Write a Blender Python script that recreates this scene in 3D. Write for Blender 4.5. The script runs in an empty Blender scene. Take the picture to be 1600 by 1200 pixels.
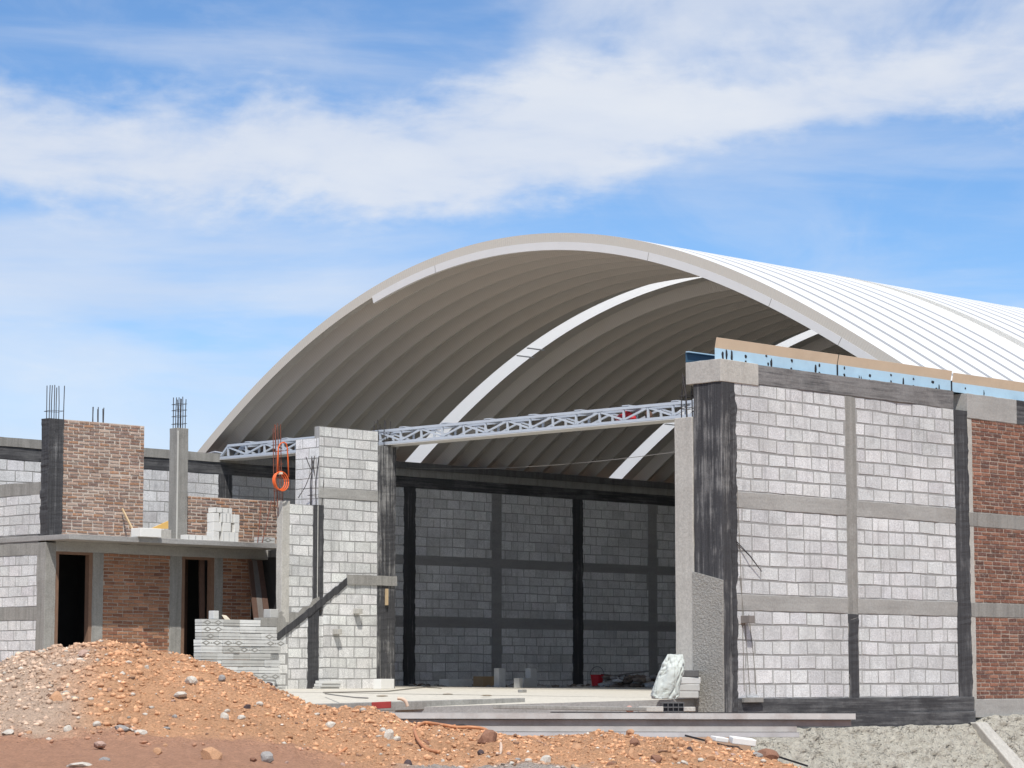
import bpy, math, random
import numpy as np
from mathutils import Vector, noise, Matrix

random.seed(7)
rng = np.random.default_rng(7)
scene = bpy.context.scene
COL = scene.collection
EYE = 1.6                                   # camera height; z = EYE + h
A = math.radians(44.3)                      # hall axis (+X) to the right of the view heading
F = 4100.0
PITCH = math.atan(456 / F)
CA, SA = math.cos(A), math.sin(A)

# ------------------------------------------------------------------ survey helpers
def ray(px, py):
    r, u = (px - 800) / F, (600 - py) / F
    fw = math.cos(PITCH) - u * math.sin(PITCH)
    up = math.sin(PITCH) + u * math.cos(PITCH)
    return Vector((fw * CA + r * SA, fw * SA - r * CA, up))
def on_y(px, py, Y):
    d = ray(px, py); t = Y / d.y; return Vector((d.x * t, Y, EYE + d.z * t))
def on_x(px, py, X):
    d = ray(px, py); t = X / d.x; return Vector((X, d.y * t, EYE + d.z * t))
def on_h(px, py, h):
    d = ray(px, py); t = h / d.z; return Vector((d.x * t, d.y * t, EYE + h))
def on_d(px, py, D):
    d = ray(px, py); t = D / (d.x * CA + d.y * SA); return Vector((d.x * t, d.y * t, EYE + d.z * t))
def cam(L, D, h):
    return Vector((D * CA + L * SA, D * SA - L * CA, EYE + h))
def XY(px, Y): return on_y(px, 800, Y).x
def YX(px, X): return on_x(px, 800, X).y

# ------------------------------------------------------------------ materials
def nt(name):
    m = bpy.data.materials.new(name); m.use_nodes = True
    t = m.node_tree; t.nodes.clear()
    out = t.nodes.new('ShaderNodeOutputMaterial'); b = t.nodes.new('ShaderNodeBsdfPrincipled')
    t.links.new(b.outputs[0], out.inputs[0])
    return m, t, b
def N(t, kind, **kw):
    n = t.nodes.new(kind)
    for k, v in kw.items():
        if k.startswith('i_'):
            key = k[2:]
            key = int(key) if key.isdigit() else key.replace('_', ' ')
            n.inputs[key].default_value = v
        else: setattr(n, k, v)
    return n
def pos(t, sx=1, sy=1, sz=1, obj=False):
    if obj:
        g = t.nodes.new('ShaderNodeTexCoord').outputs['Object']
    else:
        g = t.nodes.new('ShaderNodeNewGeometry').outputs['Position']
    m = N(t, 'ShaderNodeMapping'); m.inputs['Scale'].default_value = (sx, sy, sz)
    t.links.new(g, m.inputs[0]); return m.outputs[0]
def noise_tex(t, vec, scale, detail=5, rough=.6, dist=0):
    n = N(t, 'ShaderNodeTexNoise'); n.inputs['Scale'].default_value = scale
    n.inputs['Detail'].default_value = detail; n.inputs['Roughness'].default_value = rough
    n.inputs['Distortion'].default_value = dist
    t.links.new(vec, n.inputs['Vector']); return n.outputs['Fac']
def ramp(t, fac, stops):
    r = N(t, 'ShaderNodeValToRGB'); e = r.color_ramp.elements
    while len(e) < len(stops): e.new(.5)
    for el, (p, c) in zip(e, stops):
        el.position = p; el.color = (c[0], c[1], c[2], 1) if hasattr(c, '__len__') else (c, c, c, 1)
    t.links.new(fac, r.inputs[0]); return r.outputs[0]
def mix(t, fac, a, b, mode='MIX'):
    m = N(t, 'ShaderNodeMix', data_type='RGBA', blend_type=mode)
    for s, v in ((0, fac), (6, a), (7, b)):
        if hasattr(v, 'is_linked') or isinstance(v, bpy.types.NodeSocket): t.links.new(v, m.inputs[s])
        elif s == 0: m.inputs[0].default_value = v
        else: m.inputs[s].default_value = (*v, 1)
    return m.outputs[2]
def mth(t, op, a, b=0, c=None):
    m = N(t, 'ShaderNodeMath', operation=op)
    for s, v in enumerate((a, b, c)):
        if v is None: continue
        if isinstance(v, bpy.types.NodeSocket): t.links.new(v, m.inputs[s])
        else: m.inputs[s].default_value = v
    return m.outputs[0]
def bump(t, b, h, strength=.5, dist=.02):
    n = N(t, 'ShaderNodeBump'); n.inputs['Strength'].default_value = strength; n.inputs['Distance'].default_value = dist
    t.links.new(h, n.inputs['Height']); t.links.new(n.outputs[0], b.inputs['Normal'])
def vcol(t): return N(t, 'ShaderNodeAttribute', attribute_name='Col').outputs['Color']

def mat_masonry(name, mortar=(.3, .29, .28), smear=.5, drip=.4, grain=60, gb=.35, smear_scale=5):
    """units: colour per unit comes from the mesh, grain, mortar smears and drips from noise"""
    m, t, b = nt(name)
    p = pos(t); pv = pos(t, 9, 9, .7)
    g = noise_tex(t, p, grain, 3, .7)
    c = mix(t, 1.0, vcol(t), ramp(t, g, [(.3, .66), (.7, 1.2)]), 'MULTIPLY')
    s = ramp(t, noise_tex(t, p, smear_scale, 8, .72), [(.5, 0), (.68, 1)])
    c = mix(t, mth(t, 'MULTIPLY', s, smear), c, mortar)
    d = ramp(t, noise_tex(t, pv, 1.2, 6, .65), [(.54, 0), (.72, 1)])
    c = mix(t, mth(t, 'MULTIPLY', d, drip), c, tuple(x * .45 for x in mortar))
    big = noise_tex(t, p, .9, 7, .65)
    c = mix(t, 1.0, c, ramp(t, big, [(.3, .78), (.65, 1.08)]), 'MULTIPLY')
    t.links.new(c, b.inputs['Base Color']); b.inputs['Roughness'].default_value = .92
    b.inputs['Specular IOR Level'].default_value = .2
    bump(t, b, g, gb, .012)
    return m
def mat_concrete(name, light=(.36, .35, .33), dark=(.2, .195, .185), grain=35, streak=.5, black=0.0, gb=.4, dist=.015, horiz=False):
    m, t, b = nt(name)
    p = pos(t)
    pv = pos(t, .9, .9, 8) if horiz else pos(t, 9, 9, .6)
    c = mix(t, noise_tex(t, p, 2.2, 7, .65), dark, light)
    s = noise_tex(t, pv, 1.0, 7, .7)
    c = mix(t, mth(t, 'MULTIPLY', ramp(t, s, [(.42, 0), (.66, 1)]), streak), c, tuple(x * .55 for x in dark))
    if black > 0:
        pf = pos(t, .8, .8, 30) if horiz else pos(t, 34, 34, .45)
        s2 = mth(t, 'ADD', mth(t, 'ADD', mth(t, 'MULTIPLY', noise_tex(t, pv, 1.3, 8, .75), .6), mth(t, 'MULTIPLY', noise_tex(t, pf, 1.0, 2, .6), .4)), mth(t, 'MULTIPLY', noise_tex(t, p, 1.6, 4, .6), .5))
        lo = 1.05 - .55 * black
        tar = mix(t, noise_tex(t, pf, .8, 3, .6), (.016, .016, .018), (.1, .1, .104))
        c = mix(t, ramp(t, s2, [(max(0, lo - .12), 0), (min(1, lo + .1), 1)]), c, tar)
    g = noise_tex(t, p, grain, 4, .7)
    c = mix(t, 1.0, c, ramp(t, g, [(.25, .78), (.75, 1.15)]), 'MULTIPLY')
    t.links.new(c, b.inputs['Base Color']); b.inputs['Roughness'].default_value = .88
    b.inputs['Specular IOR Level'].default_value = .25
    bump(t, b, g, gb, dist); return m
def mat_plain(name, col, rough=.6, metal=0, var=.15, scale=8, obj=False, gb=.1, spec=.4, grime=None):
    m, t, b = nt(name)
    n = noise_tex(t, pos(t, obj=obj), scale, 6, .65)
    c = mix(t, n, tuple(x * (1 - var) for x in col), tuple(min(1, x * (1 + var)) for x in col))
    if grime:
        c = mix(t, ramp(t, noise_tex(t, pos(t, obj=obj), scale * .37, 7, .7), [(.5, 0), (.7, .8)]), c, grime)
    t.links.new(c, b.inputs['Base Color']); b.inputs['Roughness'].default_value = rough
    b.inputs['Metallic'].default_value = metal; b.inputs['Specular IOR Level'].default_value = spec
    if gb: bump(t, b, n, gb, .01)
    return m
def mat_attr(name, rough=.95, grain=40, gb=.5, lo=.7, hi=1.25, obj=False, gd=.02):
    m, t, b = nt(name)
    g = noise_tex(t, pos(t, obj=obj), grain, 5, .7)
    c = mix(t, 1.0, vcol(t), ramp(t, g, [(.3, lo), (.7, hi)]), 'MULTIPLY')
    t.links.new(c, b.inputs['Base Color']); b.inputs['Roughness'].default_value = rough
    b.inputs['Specular IOR Level'].default_value = .15
    bump(t, b, g, gb, gd); return m

M = {}
M['block'] = mat_masonry('block_masonry', (.42, .415, .405), .45, .45, 55, .7, 4)
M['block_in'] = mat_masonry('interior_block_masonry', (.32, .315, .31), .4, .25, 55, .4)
M['brick'] = mat_masonry('old_brick_masonry', (.56, .49, .42), .55, .2, 70, .5, 22)
M['brick_red'] = mat_masonry('red_brick_masonry', (.5, .42, .35), .45, .3, 70, .5, 22)
M['brick_low'] = mat_masonry('clean_brick_masonry', (.42, .3, .22), .25, .15, 70, .5, 5)
M['mortar'] = mat_concrete('mortar_bed', (.42, .415, .40), (.30, .295, .285), 60, .3)
M['mortar_brick'] = mat_concrete('brick_mortar_bed', (.68, .61, .53), (.54, .46, .39), 60, .2)
M['mortar_red'] = mat_concrete('red_brick_mortar_bed', (.52, .43, .35), (.36, .29, .24), 60, .2)
M['conc'] = mat_concrete('bare_concrete', (.37, .36, .33), (.25, .24, .22), 35, .45)
M['conc_tar'] = mat_concrete('tarred_concrete', (.3, .29, .28), (.13, .13, .13), 35, .5, black=1.12)
M['conc_h'] = mat_concrete('beam_concrete', (.45, .44, .41), (.33, .32, .3), 35, .3, horiz=True)
M['conc_lt'] = mat_concrete('pale_concrete', (.55, .53, .48), (.42, .4, .36), 30, .25)
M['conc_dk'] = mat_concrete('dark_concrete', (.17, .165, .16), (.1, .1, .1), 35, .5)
M['conc_in'] = mat_concrete('interior_concrete', (.36, .355, .35), (.26, .255, .25), 35, .25, horiz=True)
M['conc_blk'] = mat_concrete('bitumen_streaked_concrete', (.5, .49, .47), (.34, .33, .31), 35, .5, black=.74)
M['conc_bk2'] = mat_concrete('bitumen_coated_concrete', (.36, .355, .35), (.18, .18, .18), 35, .5, black=.80)
M['conc_bh'] = mat_concrete('bitumen_streaked_beam', (.3, .29, .28), (.19, .185, .18), 35, .4, black=.33, horiz=True)
M['conc_bh2'] = mat_concrete('bitumen_coated_beam', (.22, .22, .22), (.12, .12, .12), 35, .4, black=.66, horiz=True)
M['stucco'] = mat_concrete('rough_stucco', (.47, .45, .41), (.34, .33, .3), 26, .1, gb=1.0, dist=.06)
M['floor'] = mat_concrete('slab_concrete', (.66, .62, .53), (.53, .49, .41), 14, .1, gb=.3)
M['slab'] = mat_concrete('slab_edge_concrete', (.4, .39, .37), (.27, .26, .25), 30, .3, horiz=True)
M['steel'] = mat_plain('grey_painted_steel', (.48, .515, .56), .45, .0, .1, 6, gb=0)
M['galv'] = mat_plain('weathered_steel', (.5, .485, .46), .6, .1, .25, 5, gb=.1, grime=(.34, .29, .26))
M['galv_d'] = mat_plain('brown_weathered_steel', (.3, .26, .24), .6, .1, .3, 5, gb=.1, grime=(.19, .14, .12))
M['galv2'] = mat_plain('brownish_weathered_steel', (.42, .39, .36), .6, .1, .3, 3, gb=.1, grime=(.24, .19, .17))
M['galv3'] = mat_plain('dull_grey_steel', (.47, .47, .47), .6, .1, .3, 3, gb=.1, grime=(.3, .28, .26))
M['blue'] = mat_plain('blue_gutter_metal', (.42, .6, .72), .4, .0, .12, 3, gb=0, grime=(.34, .48, .6))
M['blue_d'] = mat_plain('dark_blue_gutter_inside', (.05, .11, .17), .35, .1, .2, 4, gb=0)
M['tan'] = mat_plain('gutter_flange_ground_tint', (.66, .53, .38), .5, .0, .12, 2.5, gb=0, grime=(.54, .43, .31))  # reflection of the orange ground put into the lip colour
M['black'] = mat_plain('black_sealant', (.012, .012, .014), .5, 0, .2, 20)
M['rebar'] = mat_plain('dark_rebar', (.06, .055, .055), .7, .3, .3, 20, gb=0)
M['rust'] = mat_plain('rusty_rebar', (.2, .07, .045), .8, .1, .3, 20, gb=0)
M['orange'] = mat_plain('orange_conduit', (.72, .13, .03), .5, 0, .1, 10, gb=0)
M['hose'] = mat_plain('orange_brown_hose', (.5, .22, .1), .5, 0, .2, 10, gb=0)
M['hose_p'] = mat_plain('faded_hose', (.6, .45, .34), .6, 0, .2, 10, gb=0)
M['wood'] = mat_plain('raw_wood', (.5, .37, .22), .8, 0, .25, 12, gb=.2)
M['wood_d'] = mat_plain('dark_old_wood', (.13, .075, .055), .85, 0, .35, 9, gb=.2)
M['wood_g'] = mat_plain('grey_old_wood', (.2, .18, .165), .85, 0, .3, 9, gb=.2)
M['frame'] = mat_plain('door_frame_wood', (.2, .12, .08), .8, 0, .3, 10, gb=.2)
M['red'] = mat_plain('faded_red_board', (.3, .035, .03), .6, 0, .25, 10)
M['redp'] = mat_plain('red_plastic', (.5, .02, .03), .4, 0, .1, 6, gb=0)
M['sack'] = mat_plain('white_woven_plastic', (.52, .55, .51), .6, 0, .18, 14, gb=.6, grime=(.44, .46, .38))
M['whiteblk'] = mat_plain('white_foam', (.75, .74, .7), .8, 0, .06, 30)
M['bov'] = mat_plain('pale_block_concrete', (.56, .56, .54), .9, 0, .14, 9, gb=.4, grime=(.45, .44, .42))
_t = M['bov'].node_tree; _b = [n for n in _t.nodes if n.type == 'BSDF_PRINCIPLED'][0]; _l = _b.inputs['Base Color'].links[0].from_socket
_oi = N(_t, 'ShaderNodeObjectInfo'); _c = mix(_t, 1.0, _l, ramp(_t, _oi.outputs['Random'], [(0, (.72, .71, .69)), (.5, .95), (1, 1.2)]), 'MULTIPLY'); _t.links.new(_c, _b.inputs['Base Color'])
M['crate'] = mat_plain('black_plastic', (.02, .02, .022), .45, 0, .2, 10, gb=0)
M['card'] = mat_plain('brown_cardboard', (.36, .25, .14), .85, 0, .12, 5)
M['pale'] = mat_plain('pale_paper', (.7, .63, .5), .9, 0, .1, 8)
M['cable'] = mat_plain('grey_cable', (.25, .23, .2), .6, 0, .1, 10, gb=0)
M['line_lit_edge'] = mat_plain('white_line_and_lit_edge', (.55, .54, .5), .6, 0, .1, 10, gb=0)
M['room_shade'] = mat_plain('painted_room_shade', (.03, .03, .032), .9, 0, .3, 4)  # darkness of the rooms painted in as near-black walls
M['dirt'] = mat_attr('orange_dirt', .97, 34, 1.0, .68, 1.3, gd=.06)
M['peb'] = mat_attr('loose_stone', .95, 30, .5, .75, 1.2)
M['rock'] = mat_attr('rock', .95, 9, .6, .7, 1.2, obj=True)
M['dirt_g'] = mat_plain('dry_brown_soil', (.34, .21, .13), .97, 0, .35, 1.5, gb=.6)

def mat_revet():
    m, t, b = nt('mortared_rubble')
    p = pos(t)
    n1 = noise_tex(t, p, 7, 8, .72, .8); n2 = noise_tex(t, pos(t, 1, 1, 1.6), 16, 6, .7)
    c = mix(t, noise_tex(t, p, 1.2, 5, .6), (.6, .56, .46), (.72, .68, .58))
    c = mix(t, ramp(t, n1, [(.54, 0), (.66, .6)]), c, (.42, .36, .3))
    c = mix(t, ramp(t, n2, [(.56, 0), (.66, .95)]), c, (.1, .095, .08))
    vo = N(t, 'ShaderNodeTexVoronoi', feature='DISTANCE_TO_EDGE'); vo.inputs['Scale'].default_value = 6.5; vo.inputs['Randomness'].default_value = 1
    wv = N(t, 'ShaderNodeVectorMath', operation='ADD'); t.links.new(p, wv.inputs[0])
    nz_ = N(t, 'ShaderNodeTexNoise'); nz_.inputs['Scale'].default_value = 5; t.links.new(p, nz_.inputs['Vector'])
    sc_ = N(t, 'ShaderNodeVectorMath', operation='SCALE'); sc_.inputs['Scale'].default_value = .25; t.links.new(nz_.outputs['Color'], sc_.inputs[0]); t.links.new(sc_.outputs[0], wv.inputs[1])
    t.links.new(wv.outputs[0], vo.inputs['Vector'])
    gap = ramp(t, vo.outputs['Distance'], [(.0, 1), (.07, 0)])
    vis = ramp(t, noise_tex(t, p, 2.6, 5, .6), [(.48, 0), (.66, .6)])
    c = mix(t, mth(t, 'MULTIPLY', gap, vis), c, (.11, .1, .085))
    t.links.new(c, b.inputs['Base Color']); b.inputs['Roughness'].default_value = .95
    hgt = mth(t, 'SUBTRACT', mth(t, 'SUBTRACT', n1, mth(t, 'MULTIPLY', n2, .8)), mth(t, 'MULTIPLY', gap, mth(t, 'MULTIPLY', vis, .7)))
    bump(t, b, hgt, 1.0, .12); return m
M['revet'] = mat_revet()

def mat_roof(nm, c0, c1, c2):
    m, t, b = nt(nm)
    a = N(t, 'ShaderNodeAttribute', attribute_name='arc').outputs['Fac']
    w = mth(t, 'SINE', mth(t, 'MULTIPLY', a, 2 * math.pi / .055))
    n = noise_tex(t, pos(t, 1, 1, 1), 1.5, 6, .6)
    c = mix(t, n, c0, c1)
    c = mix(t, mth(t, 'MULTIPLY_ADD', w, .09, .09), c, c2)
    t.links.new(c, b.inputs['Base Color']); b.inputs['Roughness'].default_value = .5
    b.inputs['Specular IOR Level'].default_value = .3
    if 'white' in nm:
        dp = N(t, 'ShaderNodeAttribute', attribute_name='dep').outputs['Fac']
        c = mix(t, ramp(t, dp, [(.02, 0), (.3, 1)]), c, (.42, .42, .42))  # shadow lines of the grooves painted into the sheet colour
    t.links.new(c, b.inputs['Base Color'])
    bump(t, b, w, .18, .008); return m
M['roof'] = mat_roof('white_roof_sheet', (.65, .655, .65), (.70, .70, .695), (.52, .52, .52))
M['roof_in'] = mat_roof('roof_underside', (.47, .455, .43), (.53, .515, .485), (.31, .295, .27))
def mat_skylight():
    m = bpy.data.materials.new('translucent_sheet'); m.use_nodes = True
    t = m.node_tree; t.nodes.clear()
    out = t.nodes.new('ShaderNodeOutputMaterial')
    tr = N(t, 'ShaderNodeBsdfTranslucent'); tr.inputs[0].default_value = (.92, .94, .92, 1)
    df = N(t, 'ShaderNodeBsdfDiffuse'); df.inputs[0].default_value = (.82, .83, .82, 1)
    mx = N(t, 'ShaderNodeMixShader'); mx.inputs[0].default_value = .3
    n = noise_tex(t, pos(t), 2, 4, .5)
    t.links.new(mix(t, n, (1, .98, .94), (1, .99, .96)), tr.inputs[0])
    t.links.new(tr.outputs[0], mx.inputs[1]); t.links.new(df.outputs[0], mx.inputs[2])
    tp = N(t, 'ShaderNodeBsdfTransparent'); tp.inputs[0].default_value = (1, 1, 1, 1); m2 = N(t, 'ShaderNodeMixShader'); m2.inputs[0].default_value = .12
    t.links.new(mx.outputs[0], m2.inputs[1]); t.links.new(tp.outputs[0], m2.inputs[2]); t.links.new(m2.outputs[0], out.inputs[0])
    return m
M['end_tan'] = mat_roof('tan_end_sheet', (.52, .485, .42), (.57, .53, .465), (.46, .43, .38))
M['sky_sheet'] = mat_skylight()
M['trim'] = mat_plain('white_trim_metal', (.66, .65, .63), .5, 0, .05, 3, gb=0)

# ------------------------------------------------------------------ mesh building
class MB:
    def __init__(s): s.v = []; s.f = []; s.m = []; s.c = []
    def face(s, idx, mat=0, col=(.5, .5, .5)): s.f.append(tuple(idx)); s.m.append(mat); s.c.append(col)
    def hexa(s, P, mat=0, col=(.5, .5, .5)):          # 8 corners: 4 bottom ccw, 4 top ccw
        n = len(s.v); s.v += [tuple(p) for p in P]
        for q in ((3, 2, 1, 0), (4, 5, 6, 7), (0, 1, 5, 4), (1, 2, 6, 5), (2, 3, 7, 6), (3, 0, 4, 7)):
            s.face([n + i for i in q], mat, col)
    def box(s, x0, x1, y0, y1, z0, z1, mat=0, col=(.5, .5, .5)):
        s.hexa([(x0, y0, z0), (x1, y0, z0), (x1, y1, z0), (x0, y1, z0), (x0, y0, z1), (x1, y0, z1), (x1, y1, z1), (x0, y1, z1)], mat, col)
    def beam(s, p, q, w, h, up=(0, 0, 1), mat=0, col=(.5, .5, .5)):   # rectangular bar centred on p-q
        p, q = Vector(p), Vector(q); d = (q - p).normalized(); side = d.cross(Vector(up))
        if side.length < 1e-4: side = d.cross(Vector((1, 0, 0)))
        side.normalize(); u = side.cross(d)
        a, b = side * w / 2, u * h / 2
        s.hexa([p - a - b, p + a - b, q + a - b, q - a - b, p - a + b, p + a + b, q + a + b, q - a + b], mat, col)
    def tube(s, pts, r, seg=6, mat=0, col=(.5, .5, .5), cap=True):
        pts = [Vector(p) for p in pts]; n0 = len(s.v); prev = None
        for i, p in enumerate(pts):
            d = (pts[min(i + 1, len(pts) - 1)] - pts[max(i - 1, 0)]).normalized()
            a = d.orthogonal() if prev is None else prev - d * prev.dot(d)
            a.normalize(); prev = a; b = d.cross(a)
            rr = r[i] if hasattr(r, '__len__') else r
            for k in range(seg):
                t = 2 * math.pi * k / seg; s.v.append(tuple(p + (a * math.cos(t) + b * math.sin(t)) * rr))
        for i in range(len(pts) - 1):
            for k in range(seg):
                k2 = (k + 1) % seg; s.face((n0 + i * seg + k, n0 + i * seg + k2, n0 + (i + 1) * seg + k2, n0 + (i + 1) * seg + k), mat, col)
        if cap:
            s.face([n0 + k for k in range(seg)][::-1], mat, col); s.face([n0 + (len(pts) - 1) * seg + k for k in range(seg)], mat, col)
    def rough(s, x0, x1, y0, y1, z0, z1, axis=2, step=.14, j=.006, mat=0, col=(.5, .5, .5)):
        """a cast concrete bar with slightly uneven edges along one axis"""
        lo = [x0, y0, z0]; hi = [x1, y1, z1]; o = [i for i in range(3) if i != axis]
        if axis == 1: o = o[::-1]
        k = max(1, int(round((hi[axis] - lo[axis]) / step))); n0 = len(s.v)
        for i in range(k + 1):
            for (a, b) in ((0, 0), (1, 0), (1, 1), (0, 1)):
                p = [0, 0, 0]; p[axis] = lo[axis] + (hi[axis] - lo[axis]) * i / k
                wv = noise.fractal(Vector((lo[0] * 7 + a * 31, i * .17, hi[1] + b * 17)), .6, 2.1, 5) * j * 1.7
                p[o[0]] = (hi if a else lo)[o[0]] + wv + random.uniform(-j, j) * .3; p[o[1]] = (hi if b else lo)[o[1]] + random.uniform(-.004, .004)
                s.v.append(tuple(p))
        for i in range(k):
            for q in range(4):
                q2 = (q + 1) % 4; s.face((n0 + i * 4 + q, n0 + i * 4 + q2, n0 + i * 4 + 4 + q2, n0 + i * 4 + 4 + q), mat, col)
        s.face([n0 + 3, n0 + 2, n0 + 1, n0], mat, col); e = n0 + 4 * k; s.face([e, e + 1, e + 2, e + 3], mat, col)
    def build(s, name, mats, parent=None, loc=None, smooth=False, bevel=0):
        if not isinstance(mats, (list, tuple)): mats = [mats]
        base = Vector(parent.get('_w', (0, 0, 0))) if parent else Vector(loc or (0, 0, 0))
        off = base
        if parent and loc: off = Vector(loc)
        me = bpy.data.meshes.new(name)
        me.from_pydata([(v[0] - off.x, v[1] - off.y, v[2] - off.z) for v in s.v], [], s.f)
        for m in mats: me.materials.append(m)
        me.polygons.foreach_set('material_index', s.m)
        if smooth: me.polygons.foreach_set('use_smooth', [True] * len(s.f))
        at = me.color_attributes.new('Col', 'FLOAT_COLOR', 'CORNER')
        cc = np.ones((len(me.loops), 4), np.float32); lt = np.array([len(f) for f in s.f])
        cc[:, :3] = np.repeat(np.array(s.c, np.float32).reshape(-1, 3), lt, axis=0)
        at.data.foreach_set('color', cc.ravel())
        me.update()
        o = bpy.data.objects.new(name, me); COL.objects.link(o)
        if parent: o.parent = parent; o.location = off - base
        else: o.location = off
        o['_w'] = tuple(off)
        if bevel:
            b = o.modifiers.new('bevel', 'BEVEL'); b.width = bevel; b.segments = 2; b.limit_method = 'ANGLE'
        return o

def tag(o, label, cat, group=None, kind=None):
    if label: o['label'] = label
    if cat: o['category'] = cat
    if group: o['group'] = group
    if kind: o['kind'] = kind
    return o
def thing(name, label, cat, loc, group=None):
    o = bpy.data.objects.new(name, None); COL.objects.link(o); o.location = loc; o['_w'] = tuple(loc)
    o.empty_display_size = .2
    return tag(o, label, cat, group)
def copy_tree(o, loc=None, parent=None, rotz=None):
    c = o.copy(); COL.objects.link(c); c.parent = parent
    if loc is not None: c.location = loc
    if rotz is not None: c.rotation_euler = (0, 0, rotz)
    for ch in list(o.children): copy_tree(ch, None, c)
    return c

def masonry(name, parent, P, U, Nn, w, h, bu, bv, joint, mats, tone, var=.07, thick=.14, stagger=.5, jit=.0055, u_off=0.0, lip=.003, palette=None, halfs=.06):
    """wall panel: mortar body plus every unit as a slightly proud, slightly crooked face"""
    P, U, Nn = Vector(P), Vector(U), Vector(Nn); V = Vector((0, 0, 1)); b = MB()
    def W(u, v, n): return P + U * u + V * v + Nn * n
    b.hexa([W(0, 0, 0), W(w, 0, 0), W(w, 0, -thick), W(0, 0, -thick), W(0, h, 0), W(w, h, 0), W(w, h, -thick), W(0, h, -thick)], 1)
    rows = max(1, int(round(h / bv))); bvr = h / rows
    for r in range(rows):
        u = -(((r % 2) * stagger + u_off) % 1.0) * bu + random.uniform(-.03, .03) * bu
        while u < w:
            bw = bu
            if random.random() < halfs: bw = bu * random.choice((.5, .66))
            u0, u1 = max(u, .006), min(u + bw - joint, w - .006); u += bw
            if u1 - u0 < bu * .12: continue
            v0, v1 = r * bvr + joint * .5, (r + 1) * bvr - joint * .5
            j = lambda k=1: random.uniform(-jit, jit) * k
            n = lip + random.uniform(0, 1.2) * lip; ch = min(.006, joint * .5)
            if palette: base = random.choice(palette)
            else: base = tone
            k = 1 + random.gauss(0, var); c = tuple(max(.01, x * k * (1 + random.gauss(0, .005))) for x in base)
            wf = lambda uu, rr: noise.noise(Vector((uu * .9 + P.x, rr * 7.3 + P.z, P.y))) * min(.022, bv * .12) if 0 < rr < rows else 0
            q = [(u0 + j(), v0 + j() + wf(u0, r)), (u1 + j(), v0 + j() + wf(u1, r)), (u1 + j(), v1 + j() + wf(u1, r + 1)), (u0 + j(), v1 + j() + wf(u0, r + 1))]
            cu, cv = (u0 + u1) / 2, (v0 + v1) / 2; i0 = len(b.v)
            for (a, d) in q: b.v.append(tuple(W(a, d, -.004)))
            for (a, d) in q: b.v.append(tuple(W(a + (ch if a < cu else -ch), d + (ch if d < cv else -ch), n + random.uniform(-.0012, .0012))))
            b.face((i0 + 4, i0 + 5, i0 + 6, i0 + 7), 0, c)
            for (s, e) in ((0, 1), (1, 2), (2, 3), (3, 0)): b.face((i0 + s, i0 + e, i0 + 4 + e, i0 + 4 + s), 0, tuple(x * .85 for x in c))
    return b.build(name, mats, parent)

XD, YD, MX, MY = (1, 0, 0), (0, 1, 0), (-1, 0, 0), (0, -1, 0)
Z = lambda h: EYE + h
def fl(Y): return Z(-.32 + (Y - 24.6) * .0057)        # the floor rises a little to the back

def bars(parent, cx, cy, z0, z1, n, w, d, mat, r=.008, ties=(), lean=(0, 0), jit=.02):
    for k in range(n):
        t = k / max(1, n - 1)
        x = cx + (t - .5) * w * CA * 1.0 + (d * .5 if k % 2 else -d * .5) * SA * .6
        y = cy - (t - .5) * w * SA * .2 + (d * .5 if k % 2 else -d * .5)
        x = cx + (t - .5) * w; b = MB()
        zz = z1 + random.uniform(-.06, .03)
        b.tube([(x, y, z0), (x + lean[0] * .5 + random.uniform(-jit, jit) * .5, y, (z0 + zz) / 2), (x + lean[0] + random.uniform(-jit, jit), y + lean[1] + random.uniform(-jit, jit), zz)], r, 5)
        b.build('rebar', mat, parent)
    for zt in ties:
        b = MB(); a, c = w / 2 + .012, d / 2 + .012
        b.tube([(cx - a, cy - c, zt), (cx + a, cy - c, zt + .01), (cx + a, cy + c, zt), (cx - a, cy + c, zt - .01), (cx - a, cy - c, zt)], .005, 4)
        b.build('stirrup', mat, parent)

# ================================================================== CAMERA, LIGHT, SKY
cd = bpy.data.cameras.new('camera'); cam_o = bpy.data.objects.new('camera', cd); COL.objects.link(cam_o)
cd.lens = 36 * F / 1600; cd.sensor_width = 36; cd.clip_end = 5000; cd.clip_start = .3
cam_o.location = (0, 0, EYE); cam_o.rotation_euler = (math.pi / 2 + PITCH, 0, A - math.pi / 2)
scene.camera = cam_o
SUN = Vector((.43, .47, -1)).normalized()
sl = bpy.data.lights.new('sun', 'SUN'); sl.energy = 4.7; sl.angle = math.radians(.53); sl.color = (1, .965, .91)
so = bpy.data.objects.new('sun', sl); COL.objects.link(so); so.rotation_euler = SUN.to_track_quat('-Z', 'Y').to_euler(); so.location = (0, 0, 60)

w = bpy.data.worlds.new('World'); scene.world = w; w.use_nodes = True
t = w.node_tree; t.nodes.clear()
wo = t.nodes.new('ShaderNodeOutputWorld'); bg = t.nodes.new('ShaderNodeBackground'); t.links.new(bg.outputs[0], wo.inputs[0])
sk = t.nodes.new('ShaderNodeTexSky'); sk.sky_type = 'NISHITA'; sk.sun_disc = False
sk.sun_elevation = math.asin(-SUN.z); sk.sun_rotation = math.atan2(-SUN.x, -SUN.y)
sk.altitude = 1900; sk.air_density = 1.0; sk.dust_density = .3; sk.ozone_density = 2.0
tc = t.nodes.new('ShaderNodeTexCoord').outputs['Generated']
def dot(vec):
    d = N(t, 'ShaderNodeVectorMath', operation='DOT_PRODUCT'); t.links.new(tc, d.inputs[0]); d.inputs[1].default_value = vec
    return d.outputs['Value']
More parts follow.
